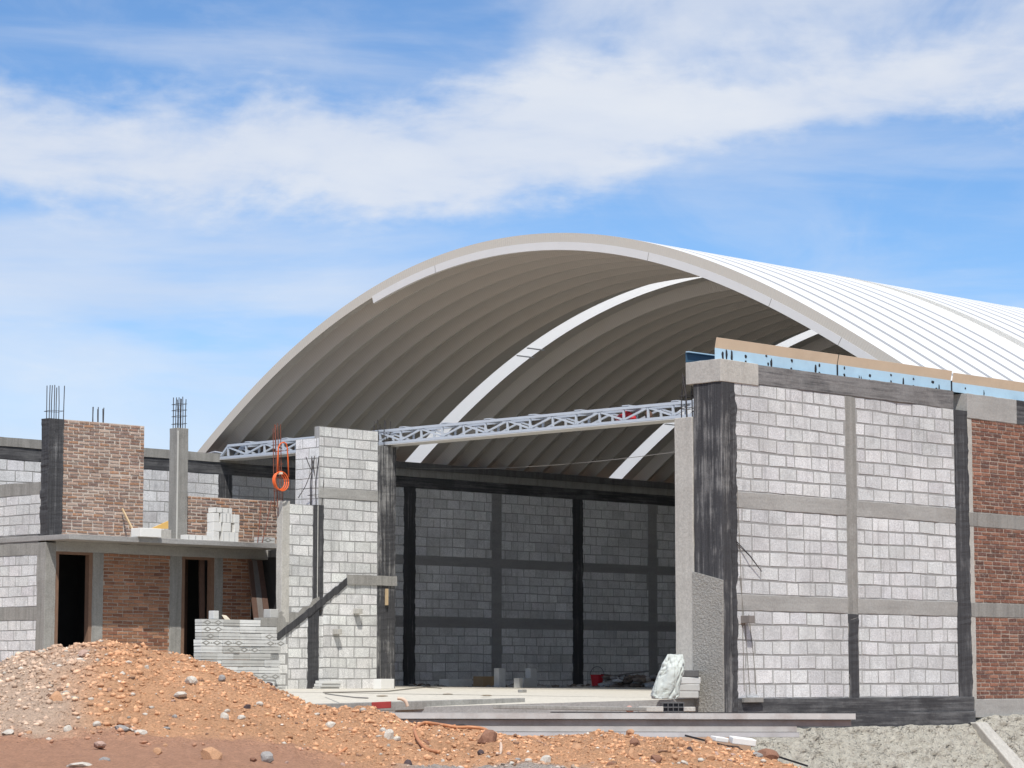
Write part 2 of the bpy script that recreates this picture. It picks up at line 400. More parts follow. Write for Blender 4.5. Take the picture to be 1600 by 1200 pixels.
# azimuth from the hall's bearing and elevation, both scaled to handy units
az = mth(t, 'ARCTAN2', dot((SA, -CA, 0)), dot((CA, SA, 0)))
U_ = mth(t, 'DIVIDE', az, .195)
V_ = mth(t, 'DIVIDE', mth(t, 'ARCSINE', dot((0, 0, 1))), .2520)
cmb = N(t, 'ShaderNodeCombineXYZ'); t.links.new(U_, cmb.inputs[0]); t.links.new(V_, cmb.inputs[1]); cmb.inputs[2].default_value = 3.7
def cn(sx, sy, scale, detail=8, rough=.6, dist=0, rot=0, off=(0, 0, 0)):
    m_ = N(t, 'ShaderNodeMapping'); m_.inputs['Scale'].default_value = (sx, sy, 1); m_.inputs['Rotation'].default_value = (0, 0, rot); m_.inputs['Location'].default_value = off
    t.links.new(cmb.outputs[0], m_.inputs[0]); return noise_tex(t, m_.outputs[0], scale, detail, rough, dist)
def sstep(x, a, b):
    m_ = N(t, 'ShaderNodeMapRange', interpolation_type='SMOOTHSTEP'); t.links.new(x, m_.inputs[0])
    m_.inputs[1].default_value = a; m_.inputs[2].default_value = b; return m_.outputs[0]
mul = lambda a, b: mth(t, 'MULTIPLY', a, b)
add = lambda a, b: mth(t, 'ADD', a, b)
sub = lambda a, b: mth(t, 'SUBTRACT', a, b)
warp = mul(sub(cn(1, 2.4, 2.2, 6, .6, 0), .5), .26)
Vw = add(V_, warp)
ctr = add(add(mul(U_, .055), mul(mul(U_, U_), .05)), .80)
dv = sub(Vw, ctr)
bandA = mul(sstep(dv, -.14, .0), sub(1.0, sstep(dv, .0, .17)))            # the main bank
tex1 = add(mul(cn(1, 2.1, 1.7, 7, .55, .5, .2), .75), mul(cn(1, 4.2, 5, 5, .55, .4, .2), .3))
def dens(m_, tx, k, b_): return sstep(add(mul(m_, 1.15), mul(sub(tx, .52), k)), b_, b_ + 1.0)
c1 = mul(dens(bandA, tex1, 3.1, .24), .84)
up = mul(sstep(V_, .78, .95), sstep(add(U_, mul(V_, .3)), -.25, .75))         # thin cloud above on the right
c2 = mul(dens(up, cn(1, 1.6, 1.9, 7, .56, .5, -.2, (3, 1, 0)), 2.8, .3), .68)
low = mul(sub(1.0, sstep(V_, .56, .82)), sub(1.0, sstep(U_, -.45, .75)))      # streaky haze low on the left
c3 = mul(dens(low, cn(.6, 4.2, 1.5, 6, .55, .4, -.12, (1, 4, 0)), 2.8, .32), .54)
c4 = mul(sstep(cn(.45, 4.4, 1.8, 6, .55, .3, -.1, (7, 2, 0)), .42, .78), .45)
c5 = mul(sub(1.0, sstep(V_, .05, .75)), .10)
wisp = mul(sstep(cn(1, 2.2, 2.6, 7, .6, .6, .3, (2, 7, 0)), .46, .8), .5)
comb = lambda a, b: sub(1.0, mul(sub(1.0, a), sub(1.0, b)))
cl = comb(comb(comb(c1, c2), comb(c3, c4)), comb(c5, mul(wisp, .45)))
cl = mth(t, 'MINIMUM', cl, .96)
hs = N(t, 'ShaderNodeMix', data_type='RGBA', blend_type='MULTIPLY'); hs.inputs[0].default_value = 1
t.links.new(sk.outputs[0], hs.inputs[6]); hs.inputs[7].default_value = (1.08, 1.38, 1.62, 1)
clc = mix(t, sstep(tex1, .35, .75), (7.6, 8.2, 9.4), (9.0, 9.3, 9.8))
cm = mix(t, cl, hs.outputs[2], clc)  # clouds over the clear sky
t.links.new(cm, bg.inputs[0]); bg.inputs[1].default_value = .092

scene.view_settings.view_transform = 'Standard'; scene.view_settings.look = 'None'; scene.view_settings.exposure = 0
scene.render.engine = 'CYCLES'
cy = scene.cycles; cy.max_bounces = 8; cy.diffuse_bounces = 6; cy.use_denoising = True
try: cy.denoiser = 'OPENIMAGEDENOISE'
except Exception: pass

# ================================================================== GROUND
def smooth(a, b, x):
    x = min(1, max(0, (x - a) / (b - a))); return x * x * (3 - 2 * x)
def G(X, Y):
    d = math.hypot(X, Y)
    D = X * CA + Y * SA; L = X * SA - Y * CA
    lowr = max(smooth(27.2, 28.6, X), smooth(.088, .1, L / max(D, 1))) * smooth(24.0, 23.3, Y)
    near = smooth(29.8, 28.2, D)
    far = smooth(90, 140, d)
    return -.78 - 1.7 * max(lowr, near) - .8 * far * (1 - max(lowr, near)) + .03 * noise.noise(Vector((X * .5, Y * .5, 0)))
def axis_pts():
    p = [-1500, -700, -300, -120, -60, -30]; x = -12
    while x < 62: p.append(x); x += .7
    return p + [70, 85, 110, 160, 300, 700, 1500]
gx = axis_pts(); gb_ = MB()
for y in gx:
    for x in gx: gb_.v.append((x, y, Z(G(x, y))))
n_ = len(gx)
for j in range(n_ - 1):
    for i in range(n_ - 1): gb_.face((j * n_ + i, j * n_ + i + 1, (j + 1) * n_ + i + 1, (j + 1) * n_ + i))
tag(gb_.build('ground', M['dirt_g'], smooth=True), None, None, kind='structure')

# hall floor and its apron, one thick slab with an uneven front edge
E1 = on_h(1046, 1093, -.335); E2 = on_h(680, 1104, -.42); E3 = on_h(430, 1110, -.47)
ff = MB(); edge = []
for a_, b_ in ((E1, E2), (E2, E3)):
    for k in range(10):
        p = a_.lerp(b_, k / 10); edge.append(p + Vector((random.uniform(-.02, .02), random.uniform(-.02, .02), 0)))
edge.append(E3)
top = [Vector((29.0, 24.62, fl(24.62)))] + edge + [Vector((22, 32, Z(-.45))), Vector((24.5, 38.5, fl(38)))]
poly = top + [Vector((29.0, 39, fl(39)))]
i0 = len(ff.v); c_ = Vector((29.0, 30, fl(30) - .005))
ff.v.append(tuple(c_))
for p in poly: ff.v.append(tuple(p))
for p in poly: ff.v.append((p.x, p.y, p.z - .16))
k_ = len(poly)
for k in range(k_):
    k2 = (k + 1) % k_
    ff.face((i0, i0 + 1 + k2, i0 + 1 + k)); ff.face((i0 + 1 + k, i0 + 1 + k2, i0 + 1 + k_ + k2, i0 + 1 + k_ + k), 1)
ff.hexa([(29.0, 24.3, Z(-.7)), (75, 24.3, Z(-.7)), (75, 43.2, Z(-.7)), (29.0, 43.2, Z(-.7)),
         (29.0, 24.3, fl(24.3)), (75, 24.3, fl(24.3)), (75, 43.2, fl(43.2)), (29.0, 43.2, fl(43.2))], 0)
tag(ff.build('concrete_floor', [M['floor'], M['slab']]), None, None, kind='structure')

# rubble-stone embankment under the right wall
rv = MB(); nx, nz = 420, 36
for j in range(nz + 1):
    tt = j / nz
    for i in range(nx + 1):
        x = 27.4 + i * (52 - 27.4) / nx
        hh = -1.85 + tt * (1.09 + smooth(35.0, 35.6, x) * .13 + (.02 * noise.noise(Vector((x * 3, 0, 0)))))
        y = 23.15 + .86 * tt
        p = Vector((x, y, hh)); q = noise.fractal(p * 6, .7, 2, 5) * .06 + noise.noise(p * 2) * .04 - max(0, noise.noise(p * 9)) * .07
        rv.v.append((x, y - q if j < nz else y, Z(hh + (q * .3 if j == nz else 0))))
    
for j in range(nz):
    for i in range(nx):
        a_ = j * (nx + 1) + i; rv.face((a_, a_ + 1, a_ + nx + 2, a_ + nx + 1))
n0 = len(rv.v)
for i in range(nx + 1):
    v = rv.v[nz * (nx + 1) + i]; rv.v.append((v[0], 24.35, v[2]))
for i in range(nx): a_ = nz * (nx + 1) + i; rv.face((a_, a_ + 1, n0 + i + 1, n0 + i))
emb = thing('stone_embankment', 'pale mortared rubble embankment sloping down below the right block wall', 'embankment', (35, 23.2, Z(-1.85)))
rv.build('rubble_face', M['revet'], emb, smooth=True)
bt = MB(); xa, xb = XY(1511, 23.9), XY(1500, 23.2)
bt.hexa([(35.25, 22.98, Z(-1.85)), (35.72, 22.98, Z(-1.85)), (35.72, 23.4, Z(-1.85)), (35.25, 23.4, Z(-1.85)),
         (35.0, 23.92, Z(-.73)), (35.3, 23.92, Z(-.73)), (35.3, 24.05, Z(-.73)), (35.0, 24.05, Z(-.73))])
bt.build('concrete_rib', M['conc_lt'], emb, bevel=.02)

# ================================================================== RIGHT BLOCK WALL (front wing of the hall)
RY = 24.1
TONE = (.69, .69, .68)
rw = thing('block_wall', 'tall wall of grey concrete blocks at right, framed by black streaked columns, blue gutter on top', 'block wall', (32.1, RY, Z(-.5)))
xs = [(29.3, 31.95), (32.2, 34.8)]; hs_ = [(-.33, .935), (1.165, 2.41), (2.65, 4.24)]
for (x0, x1) in xs:
    for (h0, h1) in hs_:
        masonry('block_panel', rw, (x0, RY, Z(h0)), XD, MY, x1 - x0, h1 - h0, .408, .2075, .023, [M['block'], M['mortar']], TONE, .06, thick=.15, u_off=random.random())
def bar(name, mat, parent, x0, x1, y0, y1, h0, h1, axis=2, j=.006, step=.14, label=None):
    if name != 'corner_column' and mat in (M['conc_bk2'], M['conc_blk']) and axis == 2: j = max(j, .014); step = .05
    b = MB(); b.rough(x0, x1, y0, y1, Z(h0), Z(h1), axis, step, j); o = b.build(name, mat, parent, bevel=.008 if j < .015 else 0)
    if label: o['label'] = label
    return o
bar('column', M['conc_bk2'], rw, 29.2, 29.315, RY - .018, RY + .1, -.7, 4.1, j=.02, label='ragged black coating strip along the corner column')
bar('corner_column', M['conc_blk'], rw, 29.0, 29.3, RY - .012, 24.62, -.75, 4.24, j=.003, label='wide corner column streaked black with waterproofing')
bar('column', M['conc'], rw, 31.95, 32.2, RY - .006, RY + .15, -.33, 4.24, j=.012, label='bare grey concrete column between the block panels')
bar('column', M['conc_bk2'], rw, 31.955, 32.195, RY - .012, RY + .1, -.33, .93, j=.004, label='black painted foot of the middle column')
bar('column', M['conc_bk2'], rw, 34.8, 35.17, RY - .014, RY + .3, -.34, 4.235, j=.012, label='black coated column between blocks and red brick')
for (x0, x1) in xs:
    for (h0, h1) in ((.935, 1.165), (2.41, 2.65)):
        bar('tie_beam', M['conc_h'], rw, x0, x1, RY - .01, RY + .15, h0, h1, 0, .009)
bar('top_beam', M['conc_bh'], rw, 29.85, 34.8, RY - .012, RY + .3, 4.24, 4.53, 0, .01, label='black smeared top beam under the gutter')
bar('beam_end', M['conc_lt'], rw, 28.985, 29.85, RY - .02, 24.75, 4.22, 4.55, 1, .008, label='pale raw concrete end of the top beam')
bar('base_beam', M['conc_bh2'], rw, 29.3, 35.19, RY - .03, RY + .3, -.56, -.33, 0, .008, label='black waterproofed base beam')
bar('base_beam', M['conc_bh2'], rw, 29.3, 35.19, RY - .05, RY + .3, -.8, -.555, 0, .006)
# stucco on the end of the wall, and the door jamb beside it
b = MB(); zb = Z(-.6)
yl, yr = 24.63, RY - .02
b.hexa([(28.965, yr, zb), (29.0, yr, zb), (29.0, yl, zb), (28.965, yl, zb), (28.965, yr, on_x(1128, 906, 28.97).z), (29.0, yr, on_x(1128, 906, 28.97).z), (29.0, yl, on_x(1086, 893, 28.97).z), (28.965, yl, on_x(1086, 893, 28.97).z)])
b.build('stucco_patch', M['stucco'], rw)['label'] = 'rough grey splatter stucco on the wall end'
jt = on_x(1070, 652, 28.98).z
b = MB(); b.rough(28.98, 29.36, 24.625, YX(1054.5, 28.98), Z(-.6), jt, 2, .2, .004); b.build('door_jamb', M['conc_lt'], rw, bevel=.008)['label'] = 'smooth pale concrete jamb beside the hall opening'
for (px, py) in ((1161, 968),):
    p = on_y(px, py, RY); b = MB(); b.box(p.x - .06, p.x + .06, RY - .17, RY + .02, p.z - .055, p.z + .055); b.build('block_stub', M['wood_g'], rw, bevel=.006)
b = MB(); b.box(29.36, 29.8, RY - .09, RY - .04, Z(-.38), Z(-.31)); b.build('mortar_ledge', M['conc'], rw, bevel=.006)
jamb_o = [o for o in rw.children if o.name.startswith('door_jamb')][0]
bars(jamb_o, 29.1, 24.8, jt - .02, jt + .62, 5, .2, .16, M['rebar'], .009, ties=(jt + .14, jt + .32), jit=.05)
b = MB()
for (p0, p1) in (((1150, 845), (1190, 893)), ((1152, 850), (1186, 888))):
    a_, c_ = on_y(p0[0], p0[1], RY - .015), on_y(p1[0], p1[1], RY - .06); b.tube([a_, (a_ + c_) / 2 + Vector((0, -.03, 0)), c_], .006, 5)
b.build('tie_wire', M['rebar'], rw)
b = MB()
for (p0, p1) in (((1152, 760), (1163, 1080)), ((1170, 960), (1182, 1085)), ((1156, 900), (1172, 1085))):
    a_, c_ = on_y(p0[0], p0[1], RY - .012), on_y(p1[0], p1[1], RY - .012); b.tube([a_, a_.lerp(c_, .5) + Vector((.02, 0, 0)), c_], .005, 4)
b.build('hanging_wire', M['cable'], rw)

# gutter in sections along the wall top
gt = thing('roof_gutter', 'sky blue metal gutter with tan upper lip and black sealant blobs along the wall top', 'gutter', (34, 24.2, Z(4.54)))
GY = 24.2
secs = [(29.0, XY(1310.5, GY)), (XY(1311.5, GY) + .01, XY(1489, GY)), (XY(1490, GY) + .02, 40.2), (40.22, 47)]
secs_o = []
for si, (x0, x1) in enumerate(secs):
    b = MB(); hb, ht = (4.55, 4.715) if si < 2 else (4.535, 4.69)
    b.box(x0, x1, GY - .004, GY + .004, Z(hb), Z(ht), 0)
    b.box(x0, x1, GY + .004, GY + .56, Z(hb), Z(hb) + .006, 1)
    b.box(x0, x1, GY + .55, GY + .558, Z(hb) + .006, Z(ht) - .02, 1)
    b.box(x0 - (.002 if si == 0 else 0), x1, GY + .5, GY + .552, Z(ht) - .02, Z(ht) - .005, 0)
    i0 = len(b.v)                                                                         # lip leaning outwards
    b.v += [(x0, GY - .004, Z(ht)), (x1, GY - .004, Z(ht)), (x1, GY - .035, Z(ht) + .15), (x0, GY - .035, Z(ht) + .15)]
    b.v += [(x0, GY + .002, Z(ht) + .002), (x1, GY + .002, Z(ht) + .002), (x1, GY - .03, Z(ht) + .152), (x0, GY - .03, Z(ht) + .152)]
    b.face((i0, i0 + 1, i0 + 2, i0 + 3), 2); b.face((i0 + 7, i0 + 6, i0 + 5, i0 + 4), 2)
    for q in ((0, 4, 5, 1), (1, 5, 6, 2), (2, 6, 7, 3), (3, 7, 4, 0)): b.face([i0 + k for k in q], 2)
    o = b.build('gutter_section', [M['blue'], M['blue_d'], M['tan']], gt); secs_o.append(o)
def blob(bb, x, z, rx, rz, y=GY - .008):
    n = 9; i0 = len(bb.v); bb.v.append((x, y - .012, z))
    for k in range(n):
        a_ = 2 * math.pi * k / n; rr = random.uniform(.7, 1.2); bb.v.append((x + rx * rr * math.cos(a_), y + .004, z + rz * rr * math.sin(a_)))
    for k in range(n): bb.face((i0, i0 + 1 + k, i0 + 1 + (k + 1) % n))
for (px, py, rx, rz) in ((1129, 556, .03, .07), (1135, 554, .025, .09), (1143, 556, .025, .09), (1165, 557, .03, .03), (1165, 565, .025, .025), (1197, 556, .03, .02), (1200, 569, .022, .025), (1205, 568, .028, .08), (1237, 564, .03, .03), (1236, 576, .025, .025),
                         (1274, 577, .028, .09), (1280, 571, .03, .03), (1280, 583, .03, .025), (1319, 575, .025, .025), (1319, 586, .03, .025), (1359, 587, .035, .03), (1358, 595, .025, .02), (1342, 590, .008, .05), (1345, 591, .008, .05), (1392, 586, .03, .02), (1392, 597, .028, .03), (1411, 599, .028, .09),
                         (1427, 592, .03, .02), (1427, 604, .03, .03), (1457, 597, .05, .025), (1463, 608, .03, .03), (1467, 609, .022, .09), (1537, 615, .012, .06), (1508, 607, .02, .02)):
    p = on_y(px, py, GY); b = MB(); blob(b, p.x, p.z, rx, rz); b.build('sealant_blob', M['black'], secs_o[0 if p.x < secs[0][1] else 1 if p.x < secs[1][1] else 2])
for x in (secs[0][1] + .005, secs[1][1] + .015):
    b = MB(); b.box(x - .016, x + .016, GY - .012, GY, Z(4.54), Z(4.71)); b.build('seam', M['black'], secs_o[0 if x < secs[0][1] + .01 else 1])

# ================================================================== VAULTED HALL (roof, brick side wall, back wall, truss)
X0 = 35.2; PIT = .63; NP = 52
hall = thing('vaulted_hall', 'large industrial hall with a white ribbed barrel roof open at its near end', 'hall', (X0, 34.4, Z(-.3)))
PC = [.80744271, .2258133, -.62469073, -.11623167, 14.16664647]; CY_, CZ_ = 34.3688, -5.8819
def arch(thd, d=0.0):
    s_ = (thd - 90) / 45; r = ((((PC[0] * s_ + PC[1]) * s_ + PC[2]) * s_ + PC[3]) * s_ + PC[4]) - d
    a_ = math.radians(thd); return (CY_ + r * math.cos(a_), Z(CZ_ + r * math.sin(a_)))
TH = np.linspace(131.5, 48.6, 130)
def vault(name, x_prof, mat, th=TH, parent=None, base=None):
    """x_prof: list of (x, depth below the outer skin)"""
    b = MB(); n = len(th); m_ = len(x_prof); arc = []; dep = []
    for thd in th:
        for (x, d) in x_prof:
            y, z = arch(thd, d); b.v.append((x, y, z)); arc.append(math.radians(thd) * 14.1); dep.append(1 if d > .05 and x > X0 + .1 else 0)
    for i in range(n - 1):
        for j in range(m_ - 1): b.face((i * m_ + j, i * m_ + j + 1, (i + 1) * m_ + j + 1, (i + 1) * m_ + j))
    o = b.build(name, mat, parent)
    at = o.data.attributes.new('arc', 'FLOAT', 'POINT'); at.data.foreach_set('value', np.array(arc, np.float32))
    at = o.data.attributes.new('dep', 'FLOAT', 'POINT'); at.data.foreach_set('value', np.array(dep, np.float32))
    sm = o.modifiers.new('shell', 'SOLIDIFY'); sm.thickness = .004; sm.offset = 0
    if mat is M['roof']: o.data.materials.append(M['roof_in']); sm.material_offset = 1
    return o
SKY = {9, 20, 31, 42}
def prof(i, first=False):
    x = X0 + i * PIT; D = .19
    pr = [(x + .03, 0), (x + .40, 0), (x + .45, D), (x + .56, D)]
    return pr
runs = []; D = .25; cur = [(X0 + .004, 0)]           # wide outer pans with narrow deep inward ribs
for i in range(NP):
    x = X0 + i * PIT
    if i in SKY: runs.append(cur); cur = [(x + PIT + .1, 0)]
    elif i + 1 in SKY: cur += [(x + PIT + .24, 0)]
    else: cur += [(x + .475, 0), (x + PIT - .03, D), (x + PIT - .008, D), (x + PIT, 0)]
runs.append(cur)
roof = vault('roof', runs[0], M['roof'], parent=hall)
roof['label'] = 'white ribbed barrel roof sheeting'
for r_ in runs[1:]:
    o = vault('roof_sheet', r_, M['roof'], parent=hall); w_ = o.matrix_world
for i in sorted(SKY):
    x = X0 + i * PIT
    so_ = vault('skylight', [(x + .19, -.007), (x + PIT + .14, -.007)], M['sky_sheet'], parent=hall)
    for thd in ((58.6, 60.2) if i != 9 else (66.6, 68.0, 89.0, 90.4)):
        pts = [arch(thd, .02), arch(thd, .07)]
        b = MB(); b.beam((x + .22, pts[1][0], pts[1][1] + .02), (x + PIT + .1, pts[1][0], pts[1][1] + .02), .05, .02); b.build('skylight_bar', M['steel'], so_)
vault('end_panel', [(X0 - .004, .19), (X0 - .003, .0), (X0 + .006, .0)], M['end_tan'], parent=hall)
# white flashing under the end arch
b = MB(); ths = np.linspace(131.5, 73.9, 80); k_ = len(ths)
for thd in ths:
    for d_, x in ((.17, X0 - .012), (.315, X0 - .012), (.315, X0 + .05)):
        y, z = arch(thd, d_); b.v.append((x, y, z))
for i in range(k_ - 1):
    for j in range(2): b.face((i * 3 + j, i * 3 + j + 1, i * 3 + 4 + j, i * 3 + 3 + j))
fo = b.build('end_flashing', M['trim'], hall); sm = fo.modifiers.new('shell', 'SOLIDIFY'); sm.thickness = .006
for thd in (81.5, 104.5, 117.0, 124.0):
    b = MB(); p, q = arch(thd, .17), arch(thd, .316); b.beam((X0 - .017, p[0], p[1]), (X0 - .017, q[0], q[1]), .01, .006, (1, 0, 0)); b.build('flashing_joint', M['conc'], fo)
for k in range(3):
    p, q = arch(48.9, .1), (42.98 + .1 * k, Z(4.68)); b = MB(); b.tube([(X0 + .03 + .1 * k, p[0] - .12 * k, p[1] - .02), (X0 + .05 + .1 * k, (p[0] + q[0]) / 2 - .1, (p[1] + q[1]) / 2 + .03), (X0 + .08 + .1 * k, q[0] - .12 * k, q[1])], .014, 5); b.build('foot_strut', M['steel'], hall)
# red brick side wall beyond the block wing
bwl = MB()
REDS = [(.25, .11, .072), (.28, .125, .08), (.21, .092, .064), (.31, .15, .10), (.18, .088, .068)]
for (h0, h1) in ((-.37, .935), (1.165, 2.38), (2.61, 4.12)):
    masonry('brick_panel', hall, (35.3, RY + .005, Z(h0)), XD, MY, 4.2, h1 - h0, .245, .066, .016, [M['brick_red'], M['mortar_red']], (.2, .08, .06), .14, palette=REDS, jit=.003, lip=.006)
for (h0, h1) in ((.935, 1.165), (2.38, 2.61)):
    bar('tie_beam', M['conc'], hall, 35.175, 39.5, RY - .005, RY + .15, h0, h1, 0, .008)
bar('top_beam', M['conc_h'], hall, 35.172, 36.6, RY - .008, RY + .3, 4.12, 4.52, 0, .008)
bar('top_beam', M['conc_bh2'], hall, 36.6, 39.5, RY - .006, RY + .3, 4.12, 4.52, 0, .008)
bar('base_beam', M['conc_h'], hall, 35.2, 39.5, RY - .03, RY + .3, -.66, -.37, 0, .008)
bar('column_edge', M['conc_lt'], hall, 35.172, 35.298, RY - .004, RY + .15, -.37, 4.12, j=.012)
bar('column', M['conc_bk2'], hall, 39.5, 39.9, RY - .01, RY + .3, -.7, 4.5)
for k in range(2):
    masonry('block_panel', hall, (39.9 + k * 6, RY, Z(-.4)), XD, MY, 6, 4.9, .408, .2075, .018, [M['block'], M['mortar']], TONE, .06)
b = MB(); b.box(51.9, 75, RY + .01, RY + .2, Z(-.7), Z(4.5)); b.build('far_wall_panel', M['conc'], hall)
# back wall
BY = 43.0
cols = [(17.6, 0), (20.4, 0), (23.3, 0), (26.2, 0), (29.0, 0), (32.2, 0), (35.38, 1), (37.9, 0), (40.75, 1), (43.55, 0), (46.32, 1), (49.05, 0), (51.8, 1), (54.6, 0), (57.4, 0), (60.2, 0)]
for i in range(len(cols) - 1):
    xa_, xb_ = cols[i][0] + .16, cols[i + 1][0] - .16
    for (h0, h1) in ((-.8 if i < 6 else -.3, 1.1), (1.33, 2.5), (2.7, 4.23)):
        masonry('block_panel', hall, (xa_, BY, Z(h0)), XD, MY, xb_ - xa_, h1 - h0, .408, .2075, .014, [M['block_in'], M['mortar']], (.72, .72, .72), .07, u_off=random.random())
for (x, blk) in cols:
    bar('column', M['conc_bk2'] if blk else M['conc_in'], hall, x - .16 - .02 * blk, x + .16 + .02 * blk, BY - (.02 if blk else .008), BY + .15, -.8, 4.23, j=.014 if blk else .006)
bar('tie_beam', M['conc_in'], hall, 17.6, 60.4, BY - .004, BY + .15, 1.1, 1.33, 0, .006, .5)
bar('tie_beam', M['conc_in'], hall, 17.6, 60.4, BY - .004, BY + .15, 2.5, 2.7, 0, .006, .5)
bar('top_beam', M['conc_bh2'], hall, 17.4, 61, BY - .012, BY + .2, 4.23, 4.48, 0, .01, .3)
b = MB(); b.rough(17.4, 61, BY - .03, BY + .2, Z(4.48), Z(4.66), 0, .4, .008); b.build('top_beam', M['conc'], hall)
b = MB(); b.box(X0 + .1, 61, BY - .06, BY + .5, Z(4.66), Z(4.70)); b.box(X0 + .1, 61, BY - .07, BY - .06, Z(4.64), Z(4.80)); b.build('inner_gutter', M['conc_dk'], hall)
# far gable, unseen, added to keep daylight out of the hall
b = MB(); xg = X0 + NP * PIT - .05; i0 = 0
b.v = [(xg, 24.2, Z(-.4)), (xg, 43.6, Z(-.4))]
for thd in np.linspace(49.5, 130.5, 40):
    y, z = arch(thd, .1); b.v.append((xg, y, z))
b.face(list(range(len(b.v)))); b.build('added_gable_wall', M['conc_dk'], hall)
b = MB(); b.box(60.4, xg, BY, BY + .2, Z(-.4), Z(4.8)); b.build('far_wall_panel', M['block_in'], hall)

# light box truss across the end of the hall
tr = thing('roof_truss', 'light grey lattice box truss spanning the hall opening on top of the columns', 'truss', (X0, 34, Z(4.53)))
tz0, tz1 = Z(4.54), Z(4.845); ya, yb = 24.9, on_x(343, 715, X0).y
for nm, zc in (('bottom_chord', tz0 + .03), ('top_chord', tz1 - .03)):
    for x in (X0 + .03, X0 + .38):
        b = MB(); b.beam((x, ya, zc), (x, yb - (0 if nm == 'bottom_chord' else .25), zc), .05, .05); b.build(nm, M['steel'], tr)
b = MB(); b.box(X0, X0 + .44, ya, yb, tz0 - .012, tz0 - .001); b.build('bottom_plate', M['trim'], tr)
st = .588; n_v = int((yb - ya) / st)
for k in range(n_v):
    y = yb - .25 - k * st
    for x in (X0 + .03, X0 + .38):
        b = MB(); b.beam((x, y, tz0 + .06), (x, y, tz1 - .06), .036, .036, (0, 1, 0)); b.build('upright', M['steel'], tr)
        if y - st > ya:
            up_ = k % 2 == 0
            b = MB(); b.beam((x, y - .03, (tz1 - .07) if up_ else (tz0 + .07)), (x, y - st + .03, (tz0 + .07) if up_ else (tz1 - .07)), .032, .036, (1, 0, 0)); b.build('diagonal', M['steel'], tr)
    if k % 2 == 1:
        b = MB(); b.box(X0 + .0, X0 + .41, y - .14, y + .02, tz1 + .002, tz1 + .02); b.build('top_plate', M['steel'], tr)
        b = MB(); b.box(X0 + .06, X0 + .35, y - .02, y + .02, tz1 - .05, tz1 - .01); b.build('cross_bar', M['steel'], tr)
for x in (X0 + .03, X0 + .38):
    b = MB(); b.beam((x, yb - .25, tz1 - .04), (x, yb - .02, tz0 + .07), .04, .045, (1, 0, 0)); b.build('end_diagonal', M['steel'], tr)
# red cloth bundle lying in the truss
def lump(name, mat, loc, size, seed, label=None, cat=None, parent=None, group=None, sub=3, rough=.35, col=(.5, .5, .5), flat=0):
    bb = ico(sub); r = np.random.default_rng(seed); off = r.uniform(0, 50, 3)
    vs = []
    for v in bb[0]:
        p = Vector(v); k = 1 + rough * noise.fractal(p * 1.2 + Vector(off), .9, 2, 3); vs.append((v[0] * k * size[0], v[1] * k * size[1], max(-flat if flat else -9, v[2] * k) * size[2]))
    b = MB(); b.v = [(loc[0] + v[0], loc[1] + v[1], loc[2] + v[2]) for v in vs]
    for f in bb[1]: b.face(f, 0, col)
    o = b.build(name, mat, parent, loc=None if parent else loc, smooth=True)
    if label: tag(o, label, cat, group)
    return o
_ico = {}
def ico(sub):
    if sub in _ico: return _ico[sub]
    import bmesh
    bm = bmesh.new(); bmesh.ops.create_icosphere(bm, subdivisions=sub, radius=1)
    r = ([tuple(v.co) for v in bm.verts], [tuple(v.index for v in f.verts) for f in bm.faces]); bm.free(); _ico[sub] = r; return r
p = on_x(978, 655, X0 + .2); lump('red_cloth', M['redp'], (p.x, p.y, tz0 + .115), (.1, .22, .11), 3, 'crumpled red cloth bundle lying inside the lattice truss', 'cloth')
p = on_x(1014, 650, X0 + .2); lump('dark_bundle', M['wood_d'], (p.x, p.y, tz0 + .11), (.08, .06, .11), 4, 'small dark bundle lying inside the truss near its right end', 'bundle')

# cable strung across the opening
ca_, cb_ = on_d(1056, 706, 44.5), on_x(635, 731, 40); pts = []
for k in range(13):
    q = k / 12; p = ca_.lerp(cb_, q); p.z -= .12 * 4 * q * (1 - q); pts.append(p)
b = MB(); b.tube(pts, .007, 4); tag(b.build('hanging_cable', M['cable'], loc=ca_), 'thin pale cable strung across the hall below the truss', 'cable')

# ================================================================== STAIR TOWER
TY = 37.8
tw = thing('stair_tower', 'unfinished grey block stair tower with a diagonal black stringer beside the hall opening', 'stair tower', (34, TY, fl(TY)))
BM_ = [M['block'], M['mortar']]; TT = (.74, .735, .71)
xL, xc0, xc1, xr0, xr1 = XY(452, TY), XY(489.5, TY), XY(505.5, TY), XY(590, TY), XY(618, TY)
b0 = -.26
masonry('block_panel', tw, (XY(424, TY), TY, Z(b0 - .3)), XD, MY, xL - XY(424, TY), 1.05 + .3 - b0 - .25, .408, .2, .019, BM_, TT, .07)
masonry('block_panel', tw, (xL, TY, Z(b0)), XD, MY, xc0 - xL, 3.25 - b0, .408, .2, .019, BM_, TT, .07, u_off=.3)
for (h0, h1) in ((b0, 3.40), (3.60, 4.78)):
    masonry('block_panel', tw, (xc1, TY, Z(h0)), XD, MY, xr0 - xc1, h1 - h0, .408, .2, .019, BM_, TT, .07, u_off=random.random())
xt = XY(498, TY)
masonry('block_panel', tw, (xt, TY, Z(3.60)), XD, MY, xc1 - xt - .002, 1.18, .408, .2, .019, BM_, TT, .07)
bar('tie_beam', M['conc_h'], tw, xt, xr0, TY - .012, TY + .15, 3.40, 3.60, 0, .008)
tcol = bar('column', M['conc_blk'], tw, xr0, xr1, TY - .01, TY + .3, b0, 4.5, j=.01, label='broad corner column streaked black and white')
mcol = bar('column', M['conc_bk2'], tw, xc0, xc1, TY - .012, TY + .2, 1.25, 3.26, j=.006, label='black coated column above the stringer')
